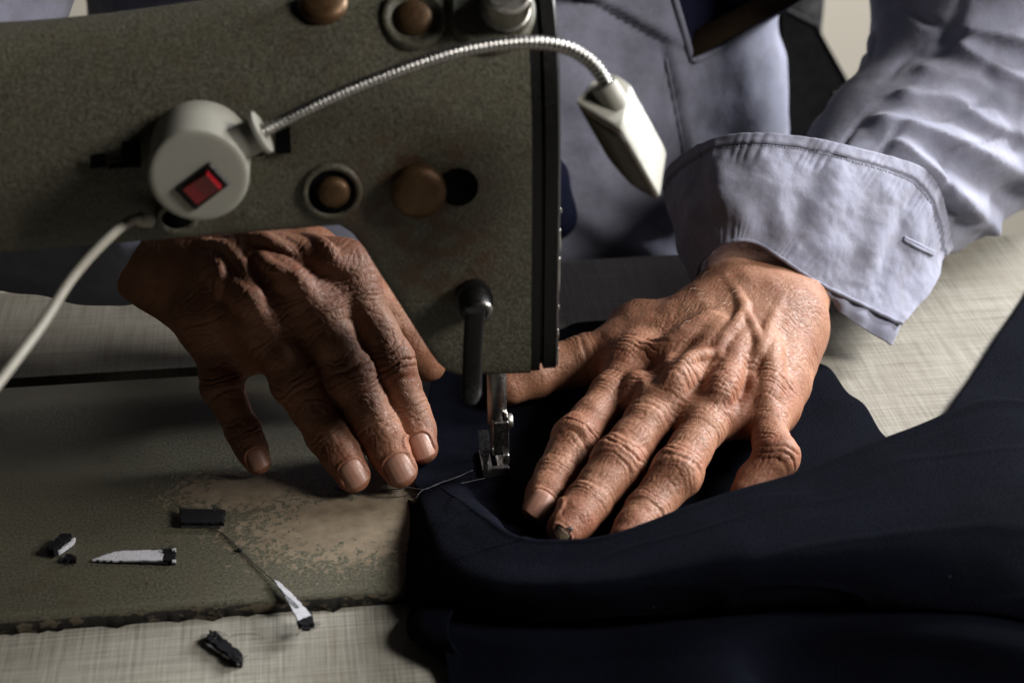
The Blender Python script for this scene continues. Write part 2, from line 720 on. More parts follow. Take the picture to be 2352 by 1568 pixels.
def bed_paint():
    t = NT('worn_bed_paint')
    c, n1 = paint_nodes(t)
    p = at_z(800, 1200, 0)
    q = at_z(560, 1125, 0)
    d1 = t.mathn('DIVIDE', t.dist_to(p, (0.62, 1.0, 1.0)), 27.0)
    d2 = t.mathn('DIVIDE', t.dist_to(q, (0.55, 1.2, 1.0)), 17.0)
    d3 = t.mathn('DIVIDE', t.dist_to(at_z(900, 1160, 0), (0.8, 1.0, 1.0)), 22.0)
    d = t.mathn('MINIMUM', t.mathn('MINIMUM', d1, d2), d3)
    fall = t.mathn('SUBTRACT', 1.12, d)                    # positive inside
    f = t.mathn('ADD', t.mathn('MULTIPLY', fall, 0.27), t.mathn('SUBTRACT', t.noise(340, 4, 0.66, dist=0.7), 0.5))
    w = t.maprange(f, 0.062, 0.076)
    worn = t.ramp(t.noise(200, 3), [(0.3, (0.125, 0.098, 0.067)), (0.7, (0.182, 0.145, 0.102))])
    c = t.mix(w, c, worn)
    fleck = t.maprange(t.noise(620, 2), 0.70, 0.74)
    c = t.mix(t.mathn('MULTIPLY', fleck, w), c, (0.05, 0.042, 0.028))
    t.set(Base_Color=c, Roughness=t.maprange(n1, 0.3, 0.7, 0.36, 0.52))
    t.b.inputs['Specular IOR Level'].default_value = 0.4
    h = t.mathn('SUBTRACT', n1, t.mathn('MULTIPLY', w, 1.5))
    t.set(Normal=t.bump(h, 0.35, 0.00015))
    return t.m


M = {}
M['skin'] = skin_material()
M['nail'] = simple('nail_plate', (0.34, 0.175, 0.125), 0.42, 0, 0.2, 600, 0.15, 1200, 0.5)
M['nail_dead'] = simple('broken_nail', (0.26, 0.19, 0.13), 0.6, 0, 0.6, 900, 0.8, 1400, 0.4)
M['bruise'] = simple('bruised_nail', (0.02, 0.014, 0.012), 0.45, 0, 0.4, 900, 0.3, 1400)
M['coat'] = coat_material()
M['wool'] = wool_material()
M['laminate'] = laminate_material()
M['paint'] = arm_paint()
M['bed'] = bed_paint()
M['black'] = simple('black_enamel', (0.004, 0.004, 0.004), 0.42, 0, 0.3, 500, 0.2, 1500, 0.3)
M['blackrough'] = simple('black_recess', (0.003, 0.003, 0.003), 0.9, 0, 0.3, 500, spec=0.04)  # near-black in place of the shade in recesses; also the lettering
M['brass'] = simple('tarnished_brass', (0.085, 0.046, 0.019), 0.5, 0.6, 0.35, 350, 0.3, 1200)
M['steel'] = simple('worn_steel', (0.60, 0.58, 0.54), 0.33, 1.0, 0.2, 400, 0.15, 1200)
M['darksteel'] = simple('dark_steel', (0.22, 0.21, 0.20), 0.36, 1.0, 0.3, 400, 0.2, 1200)
M['chrome'] = simple('gooseneck_steel', (0.40, 0.395, 0.38), 0.28, 1.0, 0.12, 300)
M['plastic'] = simple('ivory_plastic', (0.29, 0.283, 0.245), 0.5, 0, 0.06, 160, 0.08, 900)
M['red'] = simple('red_switch_plastic', (0.26, 0.008, 0.014), 0.25, 0, 0.1, 300)
M['lens'] = simple('smoked_lens', (0.045, 0.034, 0.025), 0.30, 0, 0.35, 160, 0.1, 500)
M['wire'] = simple('cable_sheath', (0.29, 0.275, 0.235), 0.5, 0, 0.1, 200)
M['lining'] = simple('white_interlining', (0.50, 0.50, 0.54), 0.95, 0, 0.25, 700, 0.9, 1300, 0.1)
M['scrapblack'] = simple('black_wool_scrap', (0.010, 0.010, 0.012), 0.95, 0, 0.5, 900, 0.9, 1600, 0.1)
M['thread'] = simple('thread', (0.012, 0.012, 0.014), 0.8, 0, 0.3)
M['threadgrey'] = simple('grey_thread', (0.11, 0.11, 0.125), 0.8, 0, 0.3)
M['hair'] = simple('pale_hair', (0.55, 0.42, 0.30), 0.4, 0, 0.2)
M['vest'] = simple('dark_vest_cloth', (0.008, 0.010, 0.026), 0.95, 0, 0.3, 300, 0.4, 1500, 0.1)
M['strap'] = simple('brown_leather_strap', (0.035, 0.020, 0.009), 0.7, 0, 0.5, 180, 0.5, 600, 0.3)
M['wall'] = simple('beige_plaster', (0.62, 0.57, 0.48), 0.9, 0, 0.06, 6, 0.1, 60, 0.2)
M['chair'] = simple('dark_chair_cover', (0.004, 0.004, 0.005), 0.9, 0, 0.3, 60, 0.2, 400, 0.3)
tc = NT('chipped_paint_edge')
nn_ = tc.noise(330, 3, 0.6, vec=tc.mapping((0.55, 1, 1)))
cc_ = tc.mix(tc.maprange(nn_, 0.52, 0.56), (0.010, 0.008, 0.006), (0.085, 0.068, 0.044))
tc.set(Base_Color=cc_, Roughness=0.7, Normal=tc.bump(nn_, 0.8, 0.0008))
M['chips'] = tc.m
M['gap'] = simple('table_chipboard', (0.10, 0.075, 0.045), 0.95, 0, 0.5, 300, 0.9, 600, 0.1)

# ------------------------------------------------------------------ background, table
TZ = -5.0                    # table top
BX0, BX1, BY0, BY1 = -430.0, 104.0, -70.5, 93.0     # machine bed footprint
TREAR = 191.0

wall = MB().box((0, 1500, 300), (2500, 0, 0), (0, 20, 0), (0, 0, 1400)).build('wall', M['wall'], smooth=False)
wall['kind'] = 'structure'

table = thing('sewing_table', 'beige linen patterned laminate sewing table under the machine', 'table')


def table_top():
    mb = MB()
    r = random.Random(3)
    # front strip with the chipped cut-out edge beside the bed
    n = 520
    xs = np.linspace(-700, 900, n)
    yb = []
    for x in xs:
        if BX0 - 4 < x < BX1 + 4:
            chip = 0.5
            c = vnoise(np.array([[x, 3.0, 1.0]]), 7.0)[0] + 0.6 * vnoise(np.array([[x, 9.0, 4.0]]), 2.6)[0]
            amt = 1.0 if x < -60 else 0.35
            chip += amt * max(0, c) * 3.0
            yb.append(BY0 - chip)
        else:
            yb.append(BY0)
    th = 26.0
    for y0, ys, name in ((-420.0, yb, 'front'),):
        rows = [[(x, y0, TZ - th) for x in xs], [(x, y0, TZ) for x in xs],
                [(x, min(y, BY0 - .5) - 0.35, TZ) for x, y in zip(xs, ys)],
                [(x, y, TZ - 0.5) for x, y in zip(xs, ys)],
                [(x, BY0 - 0.3, TZ - 3.5 if y < BY0 - 0.6 else TZ - 1.2) for x, y in zip(xs, ys)],
                [(x, BY0 - 0.3, TZ - th) for x in xs]]
        mb.loft(rows, cap=False, closed=False)
    # rear, left and right pieces round the cut-out
    def slab(x0, x1, y0, y1):
        mb.box(((x0 + x1) / 2, (y0 + y1) / 2, TZ - th / 2), ((x1 - x0) / 2, 0, 0), (0, (y1 - y0) / 2, 0), (0, 0, th / 2), 0.8)
    slab(-700, 900, BY1 + 15.5, TREAR)
    slab(-700, BX0 - 4, BY0 - 0.3, BY1 + 15.5)
    slab(BX1 + 3, 900, BY0 - 0.3, BY1 + 15.5)
    return mb


table_top().build('tabletop', M['laminate'], table, smooth=False)
MB().box((-163, 18, TZ - 34), (300, 0, 0), (0, 112, 0), (0, 0, 4)).build('machine_tray', M['blackrough'], table, smooth=False)

# ------------------------------------------------------------------ sewing machine
machine = thing('sewing_machine', 'worn olive industrial sewing machine on the linen patterned table', 'sewing machine')


def rounded_slab(x0, x1, y0, y1, z0, z1, r=2.5, nx=60, ny=16):
    """top-rounded slab; near edge chipped by small noise"""
    mb = MB()
    ring = []
    rad = 6.0

    def outline(ins):
        pts = []
        for cx, cy, a0 in ((x1 - rad, y1 - rad, 0), (x0 + rad, y1 - rad, 90), (x0 + rad, y0 + rad, 180), (x1 - rad, y0 + rad, 270)):
            for a in np.linspace(a0, a0 + 90, 7):
                pts.append((cx + (rad - ins) * math.cos(math.radians(a)), cy + (rad - ins) * math.sin(math.radians(a))))
            if a0 == 180:     # long near edge, subdivided
                for x in np.linspace(x0 + rad, x1 - rad, 260)[1:-1]:
                    pts.append((x, y0 + ins))
        return pts
    rings = []
    for z, ins in ((z0, 0.0), (z1 - r, 0.0), (z1 - r * .6, r * .15), (z1 - r * .25, r * .45), (z1, r)):
        R = []
        for i, (x, y) in enumerate(outline(ins)):
            if y < y0 + 3 and -400 < x < 90 and z < z1 - 0.5:
                c = vnoise(np.array([[x, z * 2.0, 7.0]]), 4.0)[0]
                y = y + max(0, c - 0.2) * 0.5
            R.append((x, y, z))
        rings.append(R)
    return mb.loft(rings)


rounded_slab(BX0, BX1, BY0, BY1, -22, 0.0, 1.4).build('bed', M['bed'], machine, auto=40)

es = MB()
ex = np.linspace(BX0 + 8, BX1 - 8, 700)
er = []
for x in ex:
    c = float(vnoise(np.array([[x, 1.0, 2.0]]), 5.0)[0] + 0.5 * vnoise(np.array([[x, 5.0, 2.0]]), 1.7)[0])
    er.append((x, c))
es.loft([[(x, BY0 + 0.15, -0.9 - 0.25 * max(0, c)) for x, c in er], [(x, BY0 - 0.25 - 0.35 * max(0, c), -1.5 - 0.4 * max(0, c)) for x, c in er],
         [(x, BY0 - 0.25 - 0.8 * max(0, c), -3.2) for x, c in er], [(x, BY0 - 0.2 - 0.5 * max(0, c + .3), -6.5) for x, c in er], [(x, BY0 + 0.2, -8.0) for x, c in er]], cap=False, closed=False)
es.build('chipped_edge', M['chips'], machine)

# arm and head: stations along X, each a closed Y-Z profile that follows the casting
AX0, HX = -430.0, 9.0
bot_px = [(780, 521), (810, 540), (838, 575), (862, 615), (920, 705), (985, 808), (1005, 836), (1028, 856), (1055, 866)]
bot = [at_y(x, y, -35) for x, y in bot_px]
bx = np.array([-430.0, -172.0] + [p[0] for p in bot] + [HX + 20])
bz = np.array([122.0, 127.5] + [p[2] for p in bot] + [66.0])


def arm_profile(x, inset=0.0):
    zb = float(np.interp(x, bx, bz)) + inset
    top = 3.0 * smooth01(np.array([x]), -430, -150)[0] + 14.0 * smooth01(np.array([x]), -170, 0)[0]
    half = 35.0 - inset
    P = []
    r = 2.2
    # near bottom corner -> up the near face -> over the top -> far face -> bottom
    for a in np.linspace(-90, -180, 5):
        P.append((-half + r + r * math.cos(math.radians(a)), zb + r + r * math.sin(math.radians(a))))
    for z in np.linspace(zb + 6, min(138, max(zb + 8, 138)), 7):
        P.append((-half - 0.4, z))
    zt = 191.0 + top - inset
    for a in np.linspace(180, 90, 14):
        ca, sa = math.cos(math.radians(a)), math.sin(math.radians(a))
        P.append((np.sign(ca) * abs(ca) ** 0.88 * half * 1.0, 142 + (zt - 142) * abs(sa) ** 0.95))
    for a in np.linspace(84, 0, 10):
        ca, sa = math.cos(math.radians(a)), math.sin(math.radians(a))
        P.append((abs(ca) ** 0.75 * half, 142 + (zt - 142) * abs(sa) ** 0.85))
    for z in np.linspace(138, zb + 6, 6):
        P.append((half, z))
    P.append((half - 1, zb + 0.5))
    P.append((half - 4, zb))
    return P


stations = sorted(set(np.round(np.concatenate([np.linspace(-430, -70, 37), np.linspace(-66, -12, 110), np.linspace(-10, HX, 10)]), 2)))
arm_mb = MB().loft([[(x, y, z) for y, z in arm_profile(x)] for x in stations])
arm_obj = arm_mb.build('arm', M['paint'], machine, auto=45)
arm_bvh = BVHTree.FromPolygons([Vector(v) for v in arm_mb.v], arm_mb.f)
# pillar at the far end, out of frame, that carries the arm
MB().box((-395, 5, 65), (35, 0, 0), (0, 45, 0), (0, 0, 64.5), 8).build('pillar', M['paint'], machine)


def arm_hit(px, py):
    d = ray(px, py)
    loc, nor, i, dist = arm_bvh.ray_cast(Vector(CAM), Vector(d / np.linalg.norm(d)))
    nor = np.array(nor)
    return np.array(loc), (nor if nor @ d < 0 else -nor)


fp = MB()
rings = []
for x, ins in ((HX + 0.2, 0.4), (HX + 3.4, 0.4), (HX + 3.7, 2.0), (HX + 4.6, 2.0), (HX + 4.9, 0.8), (HX + 9.4, 0.8), (HX + 10.3, 1.6), (HX + 10.8, 3.4)):
    rings.append([(x, y * (1 - ins / 60), z) for y, z in arm_profile(HX, ins)])
fp.loft(rings)
face_plate = fp.build('face_plate', M['black'], machine, auto=30)
# thin worn bead along the near edge of the plate
we = MB()
rw = random.Random(9)
z0_ = 69.0
while z0_ < 136:
    ln_ = rw.uniform(2.0, 16.0)
    zz_ = np.linspace(z0_, min(z0_ + ln_, 137), 10)
    we.tube([(HX + 10.1 + 0.2 * float(vnoise(np.array([[z, 2.0, 5.0]]), 3.0)[0]), -34.3, z) for z in zz_], 0.42 * np.sin(np.linspace(0.2, 2.9, 10)), 6)
    z0_ += ln_ + rw.uniform(0.5, 9.0)
we.build('worn_edge', M['steel'], face_plate)


def screw(px, py, r, boss, name, mat, dome=0.45, sit=0.0, parent=machine, slot=True):
    p, n = arm_hit(px, py)
    prof = [(-1.0, r), (sit + 0.3, r), (sit + r * dome * 0.55, r * 0.86), (sit + r * dome * 0.85, r * 0.6), (sit + r * dome, r * 0.25), (sit + r * dome, 0.01)]
    o = MB().lathe(p, n, prof, 36, cap=False).build(name, mat, parent)
    return o, p, n


# countersunk screw in its raised ring on the near face
p, n = arm_hit(762, 440)
p = p + n * 0.7
MB().lathe(p, n, [(-2.0, 10.6), (0.4, 10.2), (0.9, 9.5), (0.8, 8.6), (0.2, 8.0), (-1.5, 7.8)], 48, cap=False).build('screw_ring', M['paint'], machine)
MB().lathe(p, n, [(0.06, 8.1), (0.08, 0.01)], 48, cap=False).build('seat_shade_disc', M['blackrough'], machine)  # black disc painting the shade round the screw
MB().lathe(p + np.array([0.6, 0, 0.2]), n, [(0.0, 5.6), (1.4, 5.4), (2.4, 4.4), (2.9, 2.6), (3.0, 0.01)], 36, cap=False).build('screw', M['brass'], machine)
# big rusty domed button and a black disc in place of the shaded opening beside it
p, n = arm_hit(960, 432)
MB().lathe(p, n, [(-0.5, 9.2), (3.0, 9.6), (4.6, 9.4), (5.8, 8.4), (6.5, 6.4), (6.8, 3.0), (6.8, 0.01)], 48, cap=False).build('button', M['brass'], machine)
p, n = arm_hit(1053, 429)
p = p + n * 0.7
MB().lathe(p, n, [(-1.5, 6.9), (0.35, 6.7), (0.3, 6.3), (0.15, 6.2), (0.12, 0.01)], 40, cap=False).build('hole_shade_disc', M['blackrough'], machine)
# top of the head: domed screw in a boss, brass screw, knurled knob on a washer
p, n = arm_hit(950, 42)
MB().lathe(p, n, [(-3.0, 11.5), (0.3, 11.0), (1.2, 10.0), (1.0, 8.6), (0.3, 7.8), (0.25, 0.01)], 48, cap=False).build('boss', M['paint'], machine)
MB().lathe(p + n * 0.2, n, [(0, 6.4), (0.9, 6.2), (2.0, 4.6), (2.5, 2.4), (2.6, 0.01)], 36, cap=False).build('screw', M['brass'], machine)
p, n = arm_hit(742, 12)
MB().lathe(p, n, [(-1, 8.4), (1.2, 8.4), (2.6, 7.2), (3.4, 4.6), (3.6, 0.01)], 36, cap=False).build('screw', M['brass'], machine)
p, n = arm_hit(1128, 24)
MB().lathe(p, n, [(-3, 15.5), (0.2, 15.0), (1.4, 13.6), (1.3, 12.2), (0.6, 11.6), (0.6, 0.01)], 56, cap=False).build('boss', M['paint'], machine)
kn = MB()
e1, e2 = perp(n)
pk = p + np.array([4.5, 0, 0])
rings = []
for d, r in ((0.4, 8.2), (2.0, 8.6), (2.2, 8.0), (16, 8.0), (17, 7.0), (17, 0.1)):
    rings.append([pk + n * d + (e1 * math.cos(a) + e2 * math.sin(a)) * (r + (0.28 if k % 2 else -0.1) * (r > 7))
                  for k, a in enumerate(np.linspace(0, 2 * math.pi, 88, endpoint=False))])
kn.loft(rings, cap=False).build('knurled_knob', M['steel'], machine, auto=25)


def face_poly(name, pts, y=-35.75, th=0.5, mat=None, parent=machine):
    P = [at_y(a, b, y) for a, b in pts]
    Q = [q + np.array([0, th, 0]) for q in P]
    return MB().loft([P, Q]).build(name, mat or M['blackrough'], parent, smooth=False)


# what the lamp leaves visible of the black block lettering
face_poly('letter', [(630, 290), (666, 287), (669, 352), (633, 355)])
face_poly('letter', [(560, 360), (588, 342), (607, 356), (590, 360)])
face_poly('letter', [(206, 357), (243, 352), (246, 384), (208, 388)])
face_poly('letter', [(248, 378), (280, 374), (280, 326), (322, 322), (324, 384), (248, 388)])

# presser-foot lifter: hub and hanging hand lever
hub = at_y(1092, 702, -43)
lift = thing_lever = MB()
lift.lathe(hub + np.array([0, 8, 0]), (0, -1, 0), [(0, 6.6), (4, 6.8), (4.4, 5.6), (11, 5.6), (12.6, 5.0), (13.4, 3.4), (13.4, 0.01)], 40, cap=False)
lp = [(1092, 712, -54), (1088, 760, -55), (1085, 820, -57), (1084, 880, -60), (1082, 922, -64)]
L = [at_y(x, y, Y) for x, y, Y in lp]
L = catmull(L, 24)
rings = []
for i, q in enumerate(L):
    s = i / 23
    hw = 3.4 * (1 - s) + 3.5 * s
    th = 2.2
    if i > 20:
        hw *= (1, 0.92, 0.75, 0.45)[i - 20]
    R = []
    for a in np.linspace(0, 2 * math.pi, 16, endpoint=False):
        ca, sa = math.cos(a), math.sin(a)
        R.append(q + np.array([np.sign(ca) * abs(ca) ** .5 * hw, np.sign(sa) * abs(sa) ** .5 * th, 0]))
    rings.append(R)
lift.loft(rings)
lift_o = lift.build('lifter_lever', M['black'], machine, auto=40)
MB().lathe(hub + np.array([1.2, -6.2, 1.0]), (0, -1, 0.1), [(0, 4.2), (1.0, 4.0), (1.2, 2.2), (0.6, 2.0), (0.6, 0.01)], 32, cap=False).build('lever_screw', M['darksteel'], lift_o)

# presser bar, foot and needle
pb = at_y(1141, 900, 1)
MB().lathe((pb[0], 1, 24), (0, 0, 1), [(0, 3.7), (0.5, 3.9), (52, 3.9), (52, 0.1)], 28, cap=False).build('presser_bar', M['darksteel'], machine)
foot = MB()
fx = at_y(1152, 1010, -3)[0]


def fbox(x0, y0, x1, y1, Ya, Yb, mb, bev=0.4):
    a, b = at_y(x0, y1, Ya), at_y(x1, y0, Ya)
    c = np.array([(a[0] + b[0]) / 2, (Ya + Yb) / 2, (a[2] + b[2]) / 2])
    mb.box(c, ((b[0] - a[0]) / 2, 0, 0), (0, abs(Yb - Ya) / 2, 0), (0, 0, (b[2] - a[2]) / 2), bev)


fbox(1132, 968, 1170, 1048, -5, 4, foot, 0.5)
foot_o = foot.build('presser_foot', M['darksteel'], machine, smooth=False)
t_ = MB()
fbox(1158, 948, 1166, 968, -3, 3, t_, 0.3)
t_.build('clamp', M['steel'], foot_o, smooth=False)
a = at_y(1172, 966, -2)
MB().lathe(a, (1, 0, 0), [(-1.5, 2.8), (0.4, 3.0), (1.0, 2.4), (1.1, 0.01)], 24, cap=False).build('clamp_screw', M['steel'], foot_o)
sp = MB()
sp.loft([[at_y(x, y, Y) for x, y, Y in R] for R in (
    [(1098, 988, -6), (1122, 986, -6), (1122, 986, -5), (1098, 988, -5)],
    [(1102, 1040, -7), (1127, 1030, -7), (1127, 1030, -6), (1102, 1040, -6)],
    [(1110, 1062, -6.5), (1121, 1060, -6.5), (1121, 1060, -5.5), (1110, 1062, -5.5)])])
sp.build('spring_plate', M['steel'], foot_o, smooth=False)
fbx = MB()
fbox(1111, 1040, 1122, 1086, -6, -3, fbx, 0.3)
fbox(1156, 1044, 1170, 1068, -7, -2, fbx, 0.4)
fbx.build('foot_arm', M['steel'], foot_o, smooth=False)
so = MB()
a0, a1 = at_z(1110, 1094, 2.6), at_z(1171, 1092, 2.6)
for s0, s1 in ((0.0, 0.40), (0.60, 1.0)):
    x0 = a0[0] + (a1[0] - a0[0]) * s0
    x1 = a0[0] + (a1[0] - a0[0]) * s1
    so.box(((x0 + x1) / 2, 4, 3.2), ((x1 - x0) / 2, 0, 0), (0, 9, 0), (0, 0, 0.8), 0.3)
so.box(((a0[0] + a1[0]) / 2, -4.6, 4.4), ((a1[0] - a0[0]) / 2, 0, 0), (0, 1.0, 0), (0, 0, 2.0), 0.3)
so.build('foot_sole', M['steel'], foot_o, smooth=False)
MB().lathe((pb[0] + 0.4, 12, 1), (0, 0, 1), [(0, 0.1), (4, 0.5), (40, 0.55), (41, 2.2), (75, 2.2)], 14).build('needle_bar', M['steel'], machine)

# ------------------------------------------------------------------ clip-on lamp
lamp = thing('sewing_lamp', 'ivory gooseneck work lamp with red switch clinging to the machine arm', 'lamp')
bc = at_y(456, 406, -57)
MB().lathe((bc[0], -57, bc[2]), (0, 1, 0), [(0.0, 0.01), (0.0, 13.5), (0.05, 15.0), (0.4, 15.7), (1.2, 16.1), (24, 16.5), (24, 0.1)], 72, cap=False).build('lamp_base', M['plastic'], lamp, auto=40)
# magnet ring lug under the base
lug = at_y(405, 500, -38)
ringp = [lug + np.array([6.0 * math.cos(a), 0, 5.0 * math.sin(a)]) for a in np.linspace(0, 2 * math.pi, 30)]
MB().tube(ringp, 1.6, 8, cap=False).build('base_lug', M['paint'], lamp)
MB().lathe(lug + np.array([0, -0.8, 0]), (0, 1, 0), [(0, 0.01), (0, 5.6), (1, 5.6)], 30, cap=False).build('lug_shade_disc', M['blackrough'], lamp)  # black disc put in for the shade inside the ring
sw = at_y(464, 428, -57.3)
ang = math.radians(36)
u = np.array([math.cos(ang), 0, math.sin(ang)])
w = np.array([-math.sin(ang), 0, math.cos(ang)])
MB().box(sw + np.array([0, 0.2, 0]), u * 7.4, w * 5.0, (0, -0.9, 0), 0.4).build('switch_bezel', M['black'], lamp, smooth=False)
rk = MB()
R0 = [(-5.0, 0.2), (-5.0, 1.0), (-1.0, 1.4), (2.2, 2.3), (5.0, 3.4), (5.2, 0.2)]
rk.loft([[sw + u * a + w * s + np.array([0, -0.5 - b, 0]) for a, b in R0] for s in (-3.4, 3.4)])
rk.build('rocker_switch', M['red'], lamp, smooth=False)
c0, c1 = at_y(548, 330, -50), at_y(592, 308, -50)
dr = (c1 - c0) / np.linalg.norm(c1 - c0)
MB().lathe(c0, dr, [(-4, 6.0), (7.2, 5.6), (7.4, 7.2), (8.8, 7.2), (9.2, 6.2), (9.2, 2.6)], 36, cap=False).build('neck_socket', M['plastic'], lamp, auto=35)
gp = [(590, 309, -50), (640, 283, -50), (720, 243, -50.5), (820, 199, -51), (930, 157, -52), (1040, 122, -53), (1140, 103, -54), (1225, 98, -55), (1300, 110, -56), (1350, 138, -57), (1380, 172, -58), (1397, 205, -58)]
G = catmull([at_y(*q) for q in gp], 1500)
seg = np.concatenate([[0], np.cumsum(np.linalg.norm(np.diff(G, axis=0), axis=1))])
tt = np.linspace(0, seg[-1], 1500)
G = np.stack([np.interp(tt, seg, G[:, i]) for i in range(3)], 1)
MB().tube(G, 1.95 + 0.42 * np.abs(np.sin(tt * math.pi / 1.6)), 14).build('gooseneck', M['chrome'], lamp)
# lamp head: prism with a smoked lens on the lower left, tilted along its own axis
A = at_y(1322, 232, -60)
t3 = np.array([11.6, -3.2, -21.0])
AB = np.array([13.5, -9.5, -6.5])
BC = np.array([5.0, 15.5, 9.0])
Bp, Cp, Dp = A + AB, A + AB + BC, A + BC * 1.05 - AB * 0.12
sec = []
ctr = (A + Bp + Cp + Dp) / 4
for p0, p1, nseg in ((A, Bp, 8), (Bp, Cp, 6)):
    for s in np.linspace(0.03, 0.97, nseg):
        sec.append(p0 + (p1 - p0) * s)
for s in np.linspace(0.0, 1.0, 12):                 # rounded back
    q = Cp * (1 - s) + A * s
    out = (Cp + Dp) / 2 - (Cp + A) / 2
    sec.append(q + out * math.sin(math.pi * s) * 0.75)
sec = np.array(sec)
rings = []
for s, k in ((0.0, 0.94), (0.02, 1.0), (0.80, 1.0), (0.90, 0.985), (0.97, 0.93), (1.0, 0.80)):
    cc = ctr + t3 * s * 1.16
    R = []
    for q in sec:
        d = q - ctr
        slant = -0.10 * max(0, (d @ (-AB)) / (AB @ AB) + 0.2) * (s > 0.5) * t3 * 1.16
        R.append(cc + d * k + slant)
    rings.append(R)
head = MB().loft(rings)
head.build('lamp_head', M['plastic'], lamp, auto=28)
nrm = np.cross(AB, t3)
nrm /= np.linalg.norm(nrm)
if nrm @ (CAM - A) < 0:
    nrm = -nrm
lens = MB()
lr = []
for s in (0.05, 0.2, 0.4, 0.6, 0.8, 0.93, 1.0):
    r_ = []
    for a in (0.06, 0.2, 0.4, 0.6, 0.8, 0.95):
        aa = max(a, 0.06 + max(0, s - 0.8) * 1.3)
        r_.append(A + AB * aa + t3 * 1.13 * (s - max(0, 0.5 - aa) * 0.14 * (s > .7)) + nrm * (0.35 + 1.6 * math.sin(math.pi * a) * 0.6))
    lr.append(r_)
lens.loft(lr, cap=False, closed=False)
solidify(lens.build('lens', M['lens'], lamp), 0.5, 0)
cq = at_y(1392, 205, -58)
hd = t3 / np.linalg.norm(t3)
MB().lathe(cq - hd * 2, hd, [(0, 3.0), (0.3, 4.4), (7.0, 4.8), (9.0, 5.0)], 30, cap=False).build('head_collar', M['plastic'], lamp, auto=35)
# cable that drops from the base to the lower left
cp = [(345, 505, -40), (300, 508, -46), (240, 556, -58), (165, 640, -75), (100, 740, -92), (45, 815, -105), (-20, 900, -118)]
ce = [at_y(*q) for q in cp]
l_, tg_ = ce[-1], ce[-1] - ce[-2]
tg_ = tg_ / np.linalg.norm(tg_)
n1_ = l_ + tg_ * 30.0
dn_ = max(n1_[2] - (TZ + 1.8), 4.0)
ce += [n1_, n1_ + np.array([tg_[0] * 30 - 6, tg_[1] * 30, -dn_ * 0.62]), np.array([n1_[0] + tg_[0] * 60 - 35, n1_[1] + tg_[1] * 50, TZ + 1.8]), np.array([n1_[0] - 260, n1_[1] - 30, TZ + 1.8])]
MB().tube(catmull(ce, 130), np.concatenate([np.full(8, 2.6), np.linspace(1.7, 1.6, 122)]), 12).build('cable', M['wire'], lamp)

# ------------------------------------------------------------------ the tailor
person = thing('person', 'seated tailor in a lavender grey work coat guiding navy cloth with both hands', 'person')


def P2(x, y):      # picture position from the right-hand study crop
    return (1200 + x / 1.96) / 1.0629, (560 + y / 1.96) / 1.0629


def P1(x, y):      # picture position from the left-hand study crop
    return (350 + x / 2.24) / 1.0629, (520 + y / 2.24) / 1.0629


def chain_pts(pf, L):
    if len(L) > 6 and L[0][3] > 9 and L[0][3] < 12.5:          # fingers: knuckles wider than the phalanges
        dr_ = [0, -0.5, -0.6, 0.45, -0.35, 0.15, 0, 0]
        L = [(x, y, z, r + dr_[i]) for i, (x, y, z, r) in enumerate(L)]
    return [tuple(at_z(*pf(x, y), z)) + (r,) for x, y, z, r in L]


HV = 0.55
body_V, body_Q = [], []
nails = []


def nail_frame(fd, px, py, tipdir, width, length):
    p = fd.hit(px, py)
    n = fd.sample(p[None], True)[0]
    a = np.asarray(tipdir, float)
    a = a - n * (a @ n)
    a /= np.linalg.norm(a)
    return dict(p=p, n=n, a=a, t=np.cross(n, a), w=width, l=length)


def knuckle(V, N, c, axis, dorsal, amp, sig, period, seed, lat=9.0, curve=0.03, lo=-3.0):
    """transverse skin folds over a joint"""
    d = V - c
    m = (d * d).sum(1) < (sig * 2.6 + lat) ** 2
    out = np.zeros(len(V))
    if not m.any():
        return out
    d = d[m]
    axis = axis / np.linalg.norm(axis)
    dorsal = dorsal - axis * (dorsal @ axis)
    dorsal /= np.linalg.norm(dorsal)
    side = np.cross(axis, dorsal)
    s, l, h = d @ axis, d @ side, d @ dorsal
    q = V[m]
    wob = vnoise(q + seed * 31.7, 5.5) * 1.15 + vnoise(q + seed * 11.0, 2.0) * 0.35
    ph = s * (1 - curve * np.minimum(np.abs(l), lat)) + wob
    ph = ph + 0.28 * period * np.sin(ph * 1.1 / period * 2.3 + seed)
    idx_ = np.floor(ph / period + 0.5)
    vary = 0.45 + 0.75 * np.abs(np.sin(idx_ * 12.9898 + seed * 4.1))
    fineg = (1 - np.abs(np.sin(math.pi * (ph * 2.1 + 0.5 * vnoise(q + seed * 3.0, 1.7)) / period))) ** 2
    g = np.abs(np.sin(math.pi * ph / period))
    groove = (1 - g) ** 1.8
    fade = 0.55 + 0.45 * vnoise(q + seed * 5.0, 3.6)
    env = np.exp(-(s / sig) ** 2) * smooth01(h, lo, lo + 6.0) * (1 - smooth01(np.abs(l), lat * 0.75, lat * 1.35))
    out[m] = env * (-amp * groove * vary * np.clip(fade, 0.15, 1.2) - amp * 0.22 * fineg + amp * 0.22)
    return out


